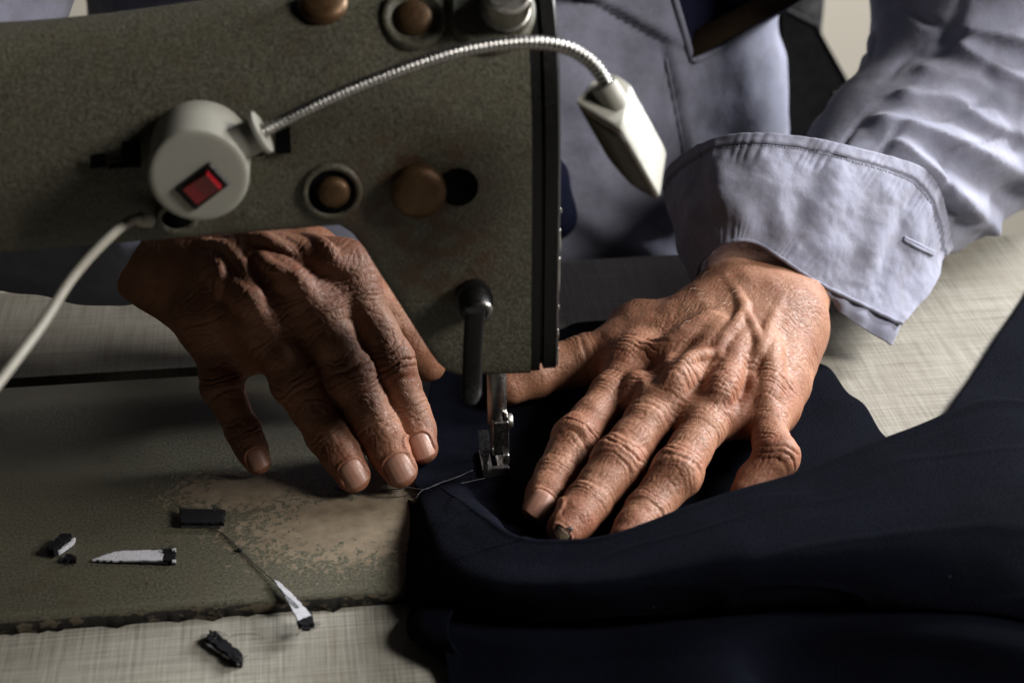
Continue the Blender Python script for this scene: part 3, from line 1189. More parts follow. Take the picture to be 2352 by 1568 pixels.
def hand(fd, spec, pf, jdata):
    for pts, rad, k in spec.get('tendons', []):
        P = catmull([fd.hit(*pf(x, y)) for x, y in pts], 14)
        Nn = fd.sample(P, True)
        P = P - Nn * (rad * spec.get('tsink', 0.80))
        R = rad * (0.75 + 0.25 * np.sin(np.linspace(0.2, 2.9, 14)))
        fd.tubes(P, R, k)
    veins = []
    for pts, rad in spec.get('veins', []):
        P = catmull([fd.hit(*pf(x, y)) for x, y in pts], 26)
        P = P + np.stack([vnoise(P + 7.0, 6.0), vnoise(P + 70.0, 6.0), 0 * P[:, 0]], 1) * 0.6
        Nn = fd.sample(P, True)
        R = rad * np.clip(np.sin(np.linspace(0.05, 3.09, 26)) * 1.15, 0.15, 1.0)
        P = P - Nn * (rad * 0.34 + (rad - R) * 1.3)[:, None]
        veins.append((P, R))
    for P, R in veins:
        fd.tubes(P, R, 3.2)
    V, Q = fd.mesh()
    N = fd.sample(V, True)
    disp = np.zeros(len(V))
    for j in jdata:
        disp += knuckle(V, N, **j)
    # loose skin: shallow folds across the back of the hand
    w = spec.get('grain', np.array([0.8, 0.5, 0.0]))
    w = w / np.linalg.norm(w)
    a = V @ w
    fold = np.abs(np.sin(math.pi * (a / 1.9 + 0.9 * vnoise(V, 4.0) + 0.35 * vnoise(V, 1.6))))
    upm = smooth01(N[:, 2], 0.0, 0.5)
    disp += -0.32 * (1 - fold) ** 2 * upm * np.clip(0.6 + 0.7 * vnoise(V + 9, 8.0), 0, 1.2)
    w2 = np.cross(w, [0.1, 0.1, 1.0])
    fold2 = np.abs(np.sin(math.pi * (V @ (w2 * 0.8 + w * 0.6) / 2.3 + 0.9 * vnoise(V + 30, 4.5) + 0.4 * vnoise(V, 1.9))))
    disp += -0.24 * (1 - fold2) ** 2.5 * upm * np.clip(0.5 + 0.8 * vnoise(V + 19, 9.0), 0, 1.2)
    disp += 0.06 * vnoise(V, 1.3) + 0.25 * vnoise(V, 5.0)
    for nl in nails_for[id(fd)]:
        d = V - nl['p']
        m = (d * d).sum(1) < 160
        dd = d[m]
        uu = (dd @ nl['t']) / (nl['w'] / 2)
        vv = (dd @ nl['a']) / (nl['l'] / 2)
        hh = dd @ nl['n']
        qn = (np.abs(uu) ** 2.8 + np.abs(vv) ** 2.8) ** (1 / 2.8)
        top = smooth01(hh, -5.5, -2.5)
        wall_ = np.exp(-((qn - 1.16) / 0.13) ** 2) * smooth01(-vv, -0.85, -0.2)
        dsp = 0.75 * wall_ - 0.60 * (1 - smooth01(qn, 0.80, 1.04))
        disp[m] = disp[m] * (1 - 0.85 * (1 - smooth01(qn, 1.0, 1.3)) * top) + dsp * top
    V = V + N * disp[:, None]
    return V, Q


nails_for = {}


def make_nail(nl, mat, name='fingernail', ragged=0.0):
    nu, nv = 17, 17
    G = np.zeros((nv, nu, 3))
    R = nl.get('R', nl['w'] * 0.62)
    for i in range(nv):
        for j in range(nu):
            v = -1 + 2 * i / (nv - 1)
            u_ = -1 + 2 * j / (nu - 1)
            # square grid squeezed to a rounded plate outline
            uu = u_ * (1 - 0.16 * max(0, -v) ** 3 - 0.10 * max(0, v) ** 4)
            vv = v * (1 - (0.16 if v > 0 else 0.13) * abs(u_) ** 2.4)
            x = uu * nl['w'] / 2
            y = vv * nl['l'] / 2
            drop = R - math.sqrt(max(R * R - x * x, 0.01))
            lift_ = 0.28 - 0.55 * max(0, abs(u_) - 0.8) / 0.2 - 0.45 * max(0, -v - 0.8) / 0.2
            lon = -0.022 * (y + 1.0) ** 2
            rag = 0.0
            if ragged and v > 0.3:
                rag = ragged * (0.6 * math.sin(j * 2.1) + 0.5 * math.sin(j * 3.7 + 1)) * (v - 0.3)
            ridge = 0.05 * math.sin(u_ * 17) * (1 - abs(v) * 0.5)
            G[i, j] = nl['p'] + nl['t'] * x + nl['a'] * (y + rag) + nl['n'] * (lift_ - drop + lon + ridge)
    o = mesh_object(name, G.reshape(-1, 3), None, mat, person, True, quads=grid_quads(nv, nu))
    solidify(o, 0.4, -1)
    return o


def joint(Pa, Pb, Pc, amp, sig, period, seed, lat, curve=0.03, lo=-3.0, dorsal=(0, -0.35, 1.0)):
    c = np.array(Pb[:3])
    return dict(c=c, axis=np.array(Pa[:3]) - np.array(Pc[:3]), dorsal=np.array(dorsal, float), amp=amp, sig=sig, period=period, seed=seed, lat=lat, curve=curve, lo=lo)


# --- the hand on the right of the picture (his left)
fr = Field((0, -72, -1), (192, 124, 74), HV)
ri = {
    'index': [(690, 660, 22, 10.5), (570, 790, 20.5, 9.2), (480, 905, 19, 8.9), (402, 1005, 17.5, 9.3), (352, 1090, 14.5, 8.2), (305, 1175, 12, 7.8), (262, 1255, 10.5, 7.4), (222, 1330, 9.0, 6.4)],
    'middle': [(850, 790, 25, 11.5), (745, 920, 22.5, 10.0), (675, 1015, 20, 9.7), (603, 1118, 17.5, 10.3), (530, 1215, 14.5, 9.2), (462, 1305, 12, 8.8), (400, 1380, 10.5, 8.4), (352, 1432, 9.5, 7.4)],
    'ring': [(1085, 820, 24, 11.0), (1010, 950, 22, 9.6), (950, 1050, 20, 9.1), (885, 1165, 17.5, 9.8), (815, 1255, 14, 8.6), (745, 1345, 11.5, 8.2), (690, 1420, 10, 7.6), (645, 1480, 9, 6.8)],
    'pinky': [(1310, 830, 20, 9.8), (1325, 930, 20, 8.4), (1338, 1010, 20, 7.9), (1362, 1085, 18.5, 8.5), (1315, 1145, 15, 7.4), (1265, 1200, 12, 7.0), (1215, 1255, 10, 6.2)],
}
RP = {k: chain_pts(P2, [(x, y, z, r * (0.955 if i_ else 1.0)) for i_, (x, y, z, r) in enumerate(v)]) for k, v in ri.items()}
wr = at_z(*P2(1310, 345), 33)
wr2 = np.array([141.0, 106.0, 39.0])
wr3 = np.array([180.0, 150.0, 44.0])
base = {'index': (1140, 340, 34), 'middle': (1215, 365, 35), 'ring': (1310, 400, 34), 'pinky': (1410, 440, 30)}
for k, (x, y, z) in base.items():
    b = at_z(*P2(x, y), z)
    m = RP[k][0]
    fr.cone(b, m[:3], 12.5, m[3] + 0.6, 12.0)
    fr.cone(b - np.array([0, 0, 9]), np.array(m[:3]) - np.array([0, -4, 7]), 12.0, 10.0, 12.0)
# wrist and forearm, flattened
nrm_w = np.array([0.25, -0.25, 0.93])
nrm_w /= np.linalg.norm(nrm_w)
fr.cone(wr + np.array([-10, 7, -3]), wr2 + np.array([-10, 5, -3]), 18.5, 18.5, 14, nrm_w, 0.9)
fr.cone(wr + np.array([7, -5, -6]), wr2 + np.array([9, -4, -5]), 18, 18, 14, nrm_w, 0.9)
fr.cone(wr2, wr3, 24, 28, 10)
# ulnar styloid, heel of the hand
hp = chain_pts(P2, [(1385, 520, 19, 13.5), (1370, 640, 17, 13.0), (1355, 740, 16, 12.0), (1335, 840, 15, 9.5)])
fr.chain(hp, 12)
# thumb with web
th_ = chain_pts(P2, [(1000, 470, 26, 17), (760, 545, 21, 14), (600, 590, 18, 12.0), (440, 625, 16, 10.6), (310, 655, 15, 9.6), (200, 700, 14, 9.4), (90, 755, 12, 7.6)])
fr.chain(th_, 9)
fr.cone(at_z(*P2(660, 640), 19), at_z(*P2(700, 480), 22), 8, 13, 10)
for k in ('index', 'middle', 'ring', 'pinky'):
    fr.chain(RP[k], 8.0, 0.9, (16, 40), inner=3.5)
# webs between the fingers
for a, b in (('index', 'middle'), ('middle', 'ring'), ('ring', 'pinky')):
    A1, B1 = np.array(RP[a][1]), np.array(RP[b][1])
    A0, B0 = np.array(RP[a][0]), np.array(RP[b][0])
    pa = A0 * 0.55 + A1 * 0.45
    pb_ = B0 * 0.55 + B1 * 0.45
    fr.cone(pa[:3] - [0, 0, 3], pb_[:3] - [0, 0, 3], 6.0, 6.0, 7)
# knuckle heads
for k, r in (('index', 7.0), ('middle', 8.4), ('ring', 7.0), ('pinky', 6.0)):
    q = np.array(RP[k][0][:3])
    fr.cone(q + np.array([-1, -1, 4.8]), q + np.array([2, 3, 4.6]), r, r, 6.5)
# hollows between the tendons on the back of the hand
for x0, y0, x1, y1, r in ((800, 650, 960, 560, 4.5), (985, 740, 1080, 620, 4.0), (1190, 790, 1250, 660, 4.0), (745, 620, 790, 700, 3.0)):
    a, b = fr.hit(*P2(x0, y0)), fr.hit(*P2(x1, y1))
    na = fr.sample(np.stack([a, b]), True)
    fr.cone(a + na[0] * (r - 1.5), b + na[1] * (r - 1.0), r, r, 7, sub=True)
specR = {
    'tendons': [([(1050, 420), (900, 520), (740, 610)], 3.2, 6), ([(1110, 450), (1000, 600), (890, 730)], 3.4, 6),
                ([(1210, 470), (1150, 640), (1100, 780)], 3.0, 6), ([(1340, 520), (1330, 660), (1310, 800)], 2.6, 6),
                ([(690, 700), (660, 790), (630, 870)], 2.4, 5)],
    'veins': [([(1110, 210), (1160, 280), (1195, 345), (1205, 385), (1170, 450), (1115, 520), (1075, 590), (1085, 620), (1035, 690), (1000, 740)], 1.45),
              ([(1400, 300), (1360, 390), (1320, 480), (1290, 550), (1262, 620), (1243, 700), (1250, 760), (1215, 830), (1200, 880)], 1.3),
              ([(1205, 385), (1240, 440), (1270, 520), (1290, 550)], 0.8), ([(1075, 590), (980, 600), (900, 640)], 0.7)],
    'grain': np.array([0.55, -0.8, 0.1]),
}
tdir = lambda L: np.array(L[-1][:3]) - np.array(L[-3][:3])
nails_for[id(fr)] = []
nR = nail_frame(fr, *P2(238, 1318), tdir(RP['index']), 10.4, 11.0)
nM = nail_frame(fr, *P2(335, 1455), tdir(RP['middle']), 7.0, 4.2)
nails_for[id(fr)] = [nR, nM]
jR = []
for s, k in enumerate(('index', 'middle', 'ring', 'pinky')):
    L = RP[k]
    r = L[3][3]
    jR.append(joint(L[4], L[3], L[2], 1.5, 8.0, 3.0, 1 + s, r * 1.05, 0.05))
    if len(L) > 7:
        jR.append(joint(L[6], L[5], L[4], 1.0, 4.8, 2.5, 11 + s, r * 0.9, 0.03))
    jR.append(joint(L[2], L[1], L[0], 0.7, 13, 2.7, 21 + s, r * 1.1, 0.02))
    q = list(L[0])
    q[2] += 6
    jR.append(joint(L[1], q, base_ if False else at_z(*P2(*base[k][:2]), base[k][2]), 1.1, 8.0, 3.0, 31 + s, 10, 0.02, lo=-6))
jR.append(joint(th_[4], th_[3], th_[2], 0.55, 10, 2.4, 41, 12))
jR.append(dict(c=fr.hit(*P2(1480, 500)), axis=np.array([0.5, 0.6, 0.2]), dorsal=np.array([0.6, -0.5, 0.5]), amp=0.5, sig=16, period=2.4, seed=51, lat=16, curve=0.0, lo=-8))
V, Q = hand(fr, specR, P2, jR)
body_V.append(V)
body_Q.append(Q)

# --- the hand on the left of the picture (his right), arched under the arm
fl = Field((-200, -30, -2), (-14, 122, 104), HV)
li = {
    'index': [(1105, 320, 70, 11.2), (1180, 480, 61, 9.8), (1265, 640, 51, 9.4), (1343, 815, 39, 9.8), (1395, 950, 29, 8.7), (1440, 1075, 20, 8.4), (1485, 1180, 14, 7.9), (1522, 1285, 9.5, 6.8)],
    'middle': [(870, 400, 69, 11.8), (960, 560, 60, 10.0), (1045, 720, 50, 9.5), (1128, 890, 39, 9.8), (1205, 1040, 28.5, 8.9), (1278, 1180, 19, 8.6), (1345, 1300, 13.5, 8.2), (1402, 1405, 9.0, 7.2)],
    'ring': [(610, 520, 64, 11.0), (685, 650, 56, 9.6), (760, 780, 48, 9.2), (840, 925, 38, 9.7), (925, 1070, 28, 8.6), (1005, 1205, 19, 8.2), (1080, 1320, 13.5, 7.8), (1148, 1430, 8.6, 6.9)],
    'pinky': [(330, 560, 55, 9.6), (360, 690, 47, 8.0), (395, 810, 40, 7.5), (428, 940, 32, 7.8), (485, 1070, 24, 6.8), (545, 1190, 16.5, 6.4), (590, 1285, 11, 6.0), (625, 1360, 7.2, 5.2)],
}
LP = {k: chain_pts(P1, v) for k, v in li.items()}
lw = at_z(*P1(130, 225), 70)
lw2 = lw + np.array([-42, 22, 2])
lw3 = lw2 + np.array([-60, 32, 6])
lbase = {'index': (330, 150, 78), 'middle': (270, 200, 76), 'ring': (215, 270, 70), 'pinky': (190, 300, 66)}
for k, (x, y, z) in lbase.items():
    b = at_z(*P1(x, y), z)
    m = LP[k][0]
    fl.cone(b, m[:3], 12.0, m[3] + 0.6, 12)
    fl.cone(b - np.array([0, -2, 9]), np.array(m[:3]) - np.array([0, -5, 7]), 12, 9.5, 12)
fl.cone(lw + np.array([6, 8, 3]), lw2 + np.array([4, 5, 3]), 18, 16, 14)
fl.cone(lw + np.array([-6, -8, -1]), lw2 + np.array([-5, -6, 1]), 15, 14, 14)
fl.cone(lw2, lw3, 19, 20, 10)
fl.cone(at_z(*P1(600, 640), 44), at_z(*P1(360, 420), 56), 11, 12, 12)
fl.cone(at_z(*P1(760, 520), 46), at_z(*P1(500, 330), 58), 12, 13, 12)
lth = [tuple(p) for p in [np.append(at_z(*P1(900, 250), 60), 15), np.append(at_z(*P1(1130, 380), 48), 12), np.append(at_z(*P1(1330, 560), 34), 10.4), np.append(at_z(*P1(1480, 730), 22), 9.2), np.append(at_z(*P1(1560, 830), 13), 7.4)]]
fl.chain([p for p in lth], 9)
for k in ('index', 'middle', 'ring', 'pinky'):
    fl.chain(LP[k], 8.0, 0.9, (16, 38), inner=3.5)
for a, b in (('index', 'middle'), ('middle', 'ring'), ('ring', 'pinky')):
    A1, B1 = np.array(LP[a][1]), np.array(LP[b][1])
    A0, B0 = np.array(LP[a][0]), np.array(LP[b][0])
    fl.cone((A0 * 0.6 + A1 * 0.4)[:3] + [0, 2, -3], (B0 * 0.6 + B1 * 0.4)[:3] + [0, 2, -3], 6, 6, 7)
    if b == 'pinky':  # added flesh behind ring and little finger, meant to read as shadow
        A2, B2 = np.array(LP[a][2]), np.array(LP[b][2])
        fl.cone(A2[:3] + [-3, 7, -4], B2[:3] + [3, 7, -4], 6.5, 6.0, 7)
        fl.cone((A1 * .5 + A2 * .5)[:3] + [-4, 8, -3], (B1 * .5 + B2 * .5)[:3] + [4, 8, -3], 8, 7.5, 8)
for k, r in (('index', 7.2), ('middle', 8.6), ('ring', 7.0), ('pinky', 5.8)):
    q = np.array(LP[k][0][:3])
    fl.cone(q + np.array([0, -3.6, 3.4]), q + np.array([-3, -2.4, 4.0]), r, r, 6.5)
for x0, y0, x1, y1, r in ((720, 420, 600, 340, 3.5), (980, 350, 800, 230, 3.2), (480, 540, 430, 430, 3.5)):
    a, b = fl.hit(*P1(x0, y0)), fl.hit(*P1(x1, y1))
    na = fl.sample(np.stack([a, b]), True)
    fl.cone(a + na[0] * (r - 0.4), b + na[1] * (r - 0.1), r, r, 10, sub=True)
specL = {
    'tendons': [([(450, 190), (650, 260), (840, 350)], 2.5, 7), ([(520, 130), (780, 180), (1050, 270)], 2.4, 7), ([(350, 250), (480, 370), (590, 480)], 2.4, 7)],
    'veins': [([(540, 105), (660, 135), (760, 190), (860, 265)], 1.0), ([(630, 225), (660, 270), (720, 310), (790, 320)], 1.1),
              ([(300, 150), (440, 175), (530, 260), (570, 350), (640, 460)], 0.9), ([(400, 260), (420, 360), (400, 450)], 0.6), ([(880, 110), (980, 170), (1060, 240)], 1.2)],
    'grain': np.array([0.5, -0.5, 0.7]),
}
nails_for[id(fl)] = []
nl_list = [nail_frame(fl, *P1(1515, 1275), tdir(LP['index']), 9.2, 10.5), nail_frame(fl, *P1(1402, 1395), tdir(LP['middle']), 10.6, 11.0),
           nail_frame(fl, *P1(1152, 1425), tdir(LP['ring']), 9.8, 10.5), nail_frame(fl, *P1(622, 1345), tdir(LP['pinky']), 7.8, 8.6)]
nails_for[id(fl)] = nl_list
jL = []
dor = (0, -1.0, 0.6)
for s, k in enumerate(('index', 'middle', 'ring', 'pinky')):
    L = LP[k]
    r = L[3][3]
    jL.append(joint(L[4], L[3], L[2], 1.5, 8.0, 3.0, 61 + s, r * 1.05, 0.05, dorsal=dor))
    jL.append(joint(L[6], L[5], L[4], 0.9, 5.2, 2.5, 71 + s, r * 0.9, 0.03, dorsal=dor))
    jL.append(joint(L[2], L[1], L[0], 0.7, 13, 2.7, 81 + s, r * 1.1, 0.02, dorsal=dor))
    q = list(L[0])
    q[2] += 4
    jL.append(joint(L[1], q, at_z(*P1(*lbase[k][:2]), lbase[k][2]), 0.5, 9.0, 2.8, 91 + s, 10, 0.02, lo=-6, dorsal=(0, -0.4, 1)))
V, Q = hand(fl, specL, P1, jL)
body_V.append(V)
body_Q.append(Q)

# --- rest of the body under the clothes (coarse)
SH_R, EL_R = np.array([230.0, 240.0, 330.0]), np.array([298.0, 232.0, 72.0])
SH_L, EL_L = np.array([-130.0, 225.0, 330.0]), np.array([-250.0, 215.0, 118.0])
fb = Field((-370, 20, -190), (370, 460, 420), 8.0)
fb.cone(wr2, EL_R, 20, 26, 8)
fb.cone(EL_R, SH_R, 28, 36, 10)
fb.cone(lw2, EL_L, 20, 26, 8)
fb.cone(EL_L, SH_L, 28, 36, 10)
fb.cone((30, 345, -80), (30, 345, 120), 85, 85, 20, np.array([0, 1.0, 0]), 0.6)
fb.cone((30, 350, 120), (30, 195, 315), 85, 80, 20, np.array([0, 0.8, 0.6]), 0.6)
fb.cone(SH_R, SH_L, 48, 48, 20)
V, Q = fb.mesh()
body_V.append(V)
body_Q.append(Q)
off = 0
QQ = []
for v, q in zip(body_V, body_Q):
    QQ.append(q + off)
    off += len(v)
body = mesh_object('body', np.concatenate(body_V), None, M['skin'], person, True, quads=np.concatenate(QQ))

bv_ = np.concatenate(body_V)
flush = np.zeros(len(bv_), np.float32)
for PP in (RP, LP):
    for k in PP:
        for j_, sg_ in ((0, 11.0), (3, 8.0), (len(PP[k]) - 1, 9.0)):
            flush += np.exp(-(((bv_ - np.array(PP[k][j_][:3])) / sg_) ** 2).sum(1) * 0.6).astype(np.float32)
at_ = body.data.attributes.new('flush', 'FLOAT', 'POINT')
at_.data.foreach_set('value', np.clip(flush, 0, 1))
make_nail(nR, M['nail'])
nmo = make_nail(nM, M['nail_dead'], ragged=1.6)
nmo['label'] = 'broken discoloured nail of the middle finger'
for nl in nl_list:
    make_nail(nl, M['nail'])
# dark bruise under the broken nail
q = fr.hit(*P2(372, 1435))
nq = fr.sample(q[None], True)[0]
e1, e2 = perp(nq)
MB().loft([[q + (e1 * math.cos(a) * 1.5 + e2 * math.sin(a) * 1.2) * s * (1 + 0.2 * math.sin(3 * a)) + nq * h for a in np.linspace(0, 6.283, 16, endpoint=False)]
           for s, h in ((1.0, -0.3), (0.8, 0.45), (0.4, 0.6), (0.02, 0.6))], cap=False).build('bruise', M['bruise'], nmo)

# fine pale hairs on wrist and back of the hand
hr = MB()
r = random.Random(5)
for i in range(80):
    if i < 55:
        x, y = r.uniform(950, 1560), r.uniform(150, 480)
        if x > 1250 and y < 150 + (x - 1250) * 0.6:
            continue
        fd_, pf = fr, P2
    else:
        x, y = r.uniform(1350, 1480), r.uniform(620, 800)
        fd_, pf = fr, P2
    p0 = fd_.hit(*pf(x, y))
    n0 = fd_.sample(p0[None], True)[0]
    d0 = np.array([r.uniform(-.9, .5), r.uniform(-1.0, 0.3), 0.1])
    d0 -= n0 * (d0 @ n0)
    d0 /= np.linalg.norm(d0)
    Lh = r.uniform(3.5, 8.0)
    pts = [p0 + d0 * Lh * s + n0 * (1.8 * math.sin(s * 2.2)) * r.uniform(0.9, 1.1) for s in np.linspace(0, 1, 6)]
    hr.tube(pts, np.linspace(0.045, 0.02, 6), 4, cap=False)
ho = hr.build('arm_hair', M['hair'], person)
ho['kind'] = 'stuff'

# ------------------------------------------------------------------ clothes
# sleeve on the right: two tapered tubes with folds laid on them
fs_ = Field((90, 60, -4.5), (400, 380, 300), 1.9)
fs_.cone((168, 118, 48), (218, 168, 48), 28, 45, 10)
fs_.cone((218, 168, 48), EL_R, 46, 62, 12)
fs_.cone(EL_R, SH_R, 64, 74, 34)
folds = [([(2180, 60), (2260, 74), (2352, 92), (2440, 110)], 7.0), ([(2190, 98), (2225, 130), (2300, 172), (2420, 220)], 7.0),
         ([(2050, 211), (2095, 230), (2190, 241), (2270, 290), (2420, 335)], 5.5), ([(1985, 300), (2045, 290), (2130, 308), (2250, 352), (2420, 430)], 7.0),
         ([(2015, 316), (2070, 355), (2130, 392), (2210, 455), (2285, 520), (2420, 540)], 7.5), ([(2090, 158), (2160, 180), (2250, 205), (2330, 240)], 4.0),
         ([(2195, 598), (2260, 560), (2360, 498)], 3.0)]
valleys = [
           ([(2000, 262), (2090, 256), (2190, 270), (2280, 322), (2420, 380)], 5.0), ([(2060, 325), (2150, 360), (2280, 440), (2420, 490)], 6.0),
           ([(2120, 440), (2200, 520), (2280, 570)], 4.0)]
V, Q = fs_.mesh()
N = fs_.sample(V, True)
rx_ = V @ np.array([[0.64, 0.77, 0.0], [-0.77, 0.64, 0.0], [0.0, 0.0, 1.0]]).T
rid_ = np.abs(vnoise(rx_ * np.array([0.55, 1.0, 1.5]), 20.0))
dd_ = 1.2 * vnoise(V, 34.0) + 0.5 * vnoise(V, 13.0) - 2.2 * np.exp(-(rid_ / 0.13) ** 2) * np.clip(0.5 + vnoise(V + 40, 40.0), 0, 1)
for lst, sgn_ in ((folds, 1.0), (valleys, -1.0)):
    for pts, rad in lst:
        P = catmull([fs_.hit(x, y) for x, y in pts], 130)
        wid = (5.6 if sgn_ > 0 else 8.5) + 0.15 * rad
        m = np.all((V > P.min(0) - 25) & (V < P.max(0) + 25), axis=1)
        best = np.full(m.sum(), 1e9)
        par = np.zeros(m.sum())
        for i_, q in enumerate(P):
            e = ((V[m] - q) ** 2).sum(1)
            u_ = e < best
            best[u_] = e[u_]
            par[u_] = i_ / 129
        fade = smooth01(par, -0.02, 0.22 if sgn_ > 0 else 0.6) * (1 - 0.8 * smooth01(par, 0.8, 1.05))
        dd_[m] += sgn_ * rad * (1.1 if sgn_ > 0 else 0.9) * fade * np.exp(-(np.sqrt(best) / wid) ** (1.35 if sgn_ > 0 else 1.8))
V = V + N * dd_[:, None]
sleeve = mesh_object('sleeve', V, None, M['coat'], person, True, quads=Q)
# sleeve on the left, mostly behind the machine
f2 = Field((-390, 10, -4.5), (-60, 380, 400), 3.0)
f2.cone(lw2 + np.array([25, -13, 4]), lw2 + np.array([-50, 27, 8]), 27, 35, 10)
f2.cone(lw2 + np.array([-50, 27, 8]), EL_L, 35, 52, 14)
f2.cone(EL_L, SH_L, 54, 72, 34)
V, Q = f2.mesh()
N = f2.sample(V, True)
V = V + N * (5.0 * np.abs(vnoise(V * np.array([1.0, 1.0, 2.0]), 42.0)) + 2.0 * vnoise(V, 15.0))[:, None]
mesh_object('sleeve', V, None, M['coat'], person, True, quads=Q)

# turned-back cuff
E0 = [(2073, 743, 14), (2009, 712, 22), (1952, 685, 30), (1892, 655, 38), (1841, 625, 46), (1784, 585, 54), (1740, 558, 58), (1693, 551, 60), (1640, 570, 54), (1605, 618, 38), (1600, 680, 15), (1660, 715, 2), (1780, 730, 0)]
E1 = [(2181, 568, 24), (2171, 501, 44), (2150, 430, 62), (2115, 387, 72), (2040, 360, 81), (1950, 337, 89), (1860, 318, 94), (1760, 310, 96), (1655, 318, 90), (1570, 358, 75), (1530, 405, 58), (1560, 480, 28), (1700, 530, 8)]
e0 = np.array([at_z(*q) for q in E0])
e1_ = np.array([at_z(*q) for q in E1])
cc = (e0.mean(0) + e1_.mean(0)) / 2
mid = []
for t in (0.33, 0.67):
    m_ = e0 * (1 - t) + e1_ * t
    o_ = m_ - cc
    o_ /= np.linalg.norm(o_, axis=1)[:, None]
    mid.append(m_ + o_ * np.array([[3.0]]) * math.sin(math.pi * t))
NU, NV_ = 260, 90
G = surface([e0, mid[0], mid[1], e1_], NU, NV_)
Nn = grid_normals(G)
if (Nn[45, 100] @ (CAM - G[45, 100])) < 0:
    Nn = -Nn
ug = np.linspace(0, 1, NU)[None, :]
vg = np.linspace(0, 1, NV_)[:, None]
hemv = smooth01(vg, 0.885, 0.90) * np.ones_like(ug)
hemu = 1 - smooth01(ug, 0.010, 0.016) * np.ones_like(vg)
puck = np.sin(ug * 2 * math.pi * 40 + 7.0 * vnoise(np.dstack([ug * 30 + 0 * vg, 0 * ug + 0 * vg, 0 * ug + 0 * vg]), 1.0))
d = 0.9 * hemv + 0.5 * hemu
d = d + hemv * puck * 0.5 * np.clip(0.35 + 0.9 * vnoise(G + 5, 14.0), 0, 1)
d = d - 0.55 * np.exp(-((vg - 0.885) / 0.014) ** 2)
d = d + 0.55 * puck * np.exp(-((vg - 0.80) / 0.10) ** 2) * 0.7
puck0 = np.sin(ug * 2 * math.pi * 44 + 3.0 * np.sin(ug * 31) + 2.4 * np.sin(ug * 77))
d = d + puck0 * 0.45 * np.exp(-((vg - 0.05) / 0.12) ** 2) * np.clip(0.3 + 1.1 * vnoise(G + 15, 16.0), 0, 1)
d = d + 2.6 * vnoise(G, 24.0) * (0.25 + np.sin(math.pi * vg)) + 1.2 * vnoise(G + 50, 10.0) * np.sin(math.pi * vg)
d = d + 0.35 * vnoise(G + 80, 5.0) + 0.16 * vnoise(G + 33, 2.4)
# soft diagonal drag lines
d = d + 1.3 * np.sin((ug * 9 - vg * 1.6) * 2 * math.pi * 0.9 + 2 * vnoise(G, 30.0)) * np.sin(math.pi * vg) ** 1.5 * smooth01(ug, 0.02, 0.2)
G2 = G + Nn * d[..., None]
cuff = mesh_object('cuff', G2.reshape(-1, 3), None, M['coat'], person, True, quads=grid_quads(NV_, NU))
solidify(cuff, 1.4, 0)


def cuff_pt(u_, v_, h=0.0):
    i, j = int(v_ * (NV_ - 1)), int(u_ * (NU - 1))
    return G2[i, j] + Nn[i, j] * h


def near_cuff(px, py):
    P_ = G2.reshape(-1, 3) - CAM
    z_ = P_ @ fw
    X_ = W / 2 + F * (P_ @ rt) / z_
    Y_ = H / 2 - F * (P_ @ up) / z_
    hid = np.tile(np.arange(NU) > NU * 0.55, NV_)
    k = np.argmin((X_ - px) ** 2 + (Y_ - py) ** 2 + hid * 1e6)
    return G2.reshape(-1, 3)[k], Nn.reshape(-1, 3)[k]


bh = MB()
B0, n0 = near_cuff(2072, 548)
B1, n1 = near_cuff(2140, 582)
for s_ in (-0.7, 0.7):
    sd = np.cross(B1 - B0, n0)
    sd /= np.linalg.norm(sd)
    pts = []
    for t in np.linspace(0, 1, 40):
        q_, m_ = near_cuff(2072 + 68 * t, 548 + 34 * t)
        pts.append(q_ + m_ * 1.0 + sd * s_ * (1 - 0.3 * abs(2 * t - 1)))
    pts = np.array(pts)
    for _ in range(6):
        pts[1:-1] = (pts[:-2] + pts[2:] + pts[1:-1]) / 3
    bh.tube(pts, [0.75 + 0.25 * (k % 2) for k in range(40)], 7)
bh.build('buttonhole', M['coat'], cuff)
# stitched line beside the hem
for vv in (0.872,):
    st = MB()
    for k in range(150):
        u0 = 0.02 + k * 0.0063
        if u0 > 0.96:
            break
        st.tube([cuff_pt(u0, vv, 0.75), cuff_pt(u0 + 0.002, vv, 0.95), cuff_pt(u0 + 0.004, vv, 0.75)], 0.28, 5)
    st.build('stitching', M['coat'], cuff)
# rolled edge at the wrist
MB().tube([cuff_pt(u_, 0.0, 0.0) for u_ in np.linspace(0, 0.995, 160)], 1.0, 8).build('rolled_edge', M['coat'], cuff)
# inside layer that shows below the roll
I1 = [(2046, 793, 6), (1990, 758, 14), (1948, 730, 21), (1918, 700, 27), (1890, 662, 35)]
I0 = [(2071, 745, 13), (2012, 716, 21), (1965, 694, 28), (1925, 676, 33), (1886, 655, 38)]
i0 = np.array([at_z(*q) for q in I0]) - np.array([0, -2.0, 1.0])
i1 = np.array([at_z(*q) for q in I1])
Gi = surface([i0, i0 * 0.5 + i1 * 0.5 + np.array([0.0, -1.0, 0.5]), i1], 60, 20)
Gi = Gi + grid_normals(Gi) * (0.7 * np.sin(np.linspace(0, 22, 60))[None, :, None])
solidify(mesh_object('cuff_lining', Gi.reshape(-1, 3), None, M['coat'], cuff, True, quads=grid_quads(20, 60)), 1.2, 0)

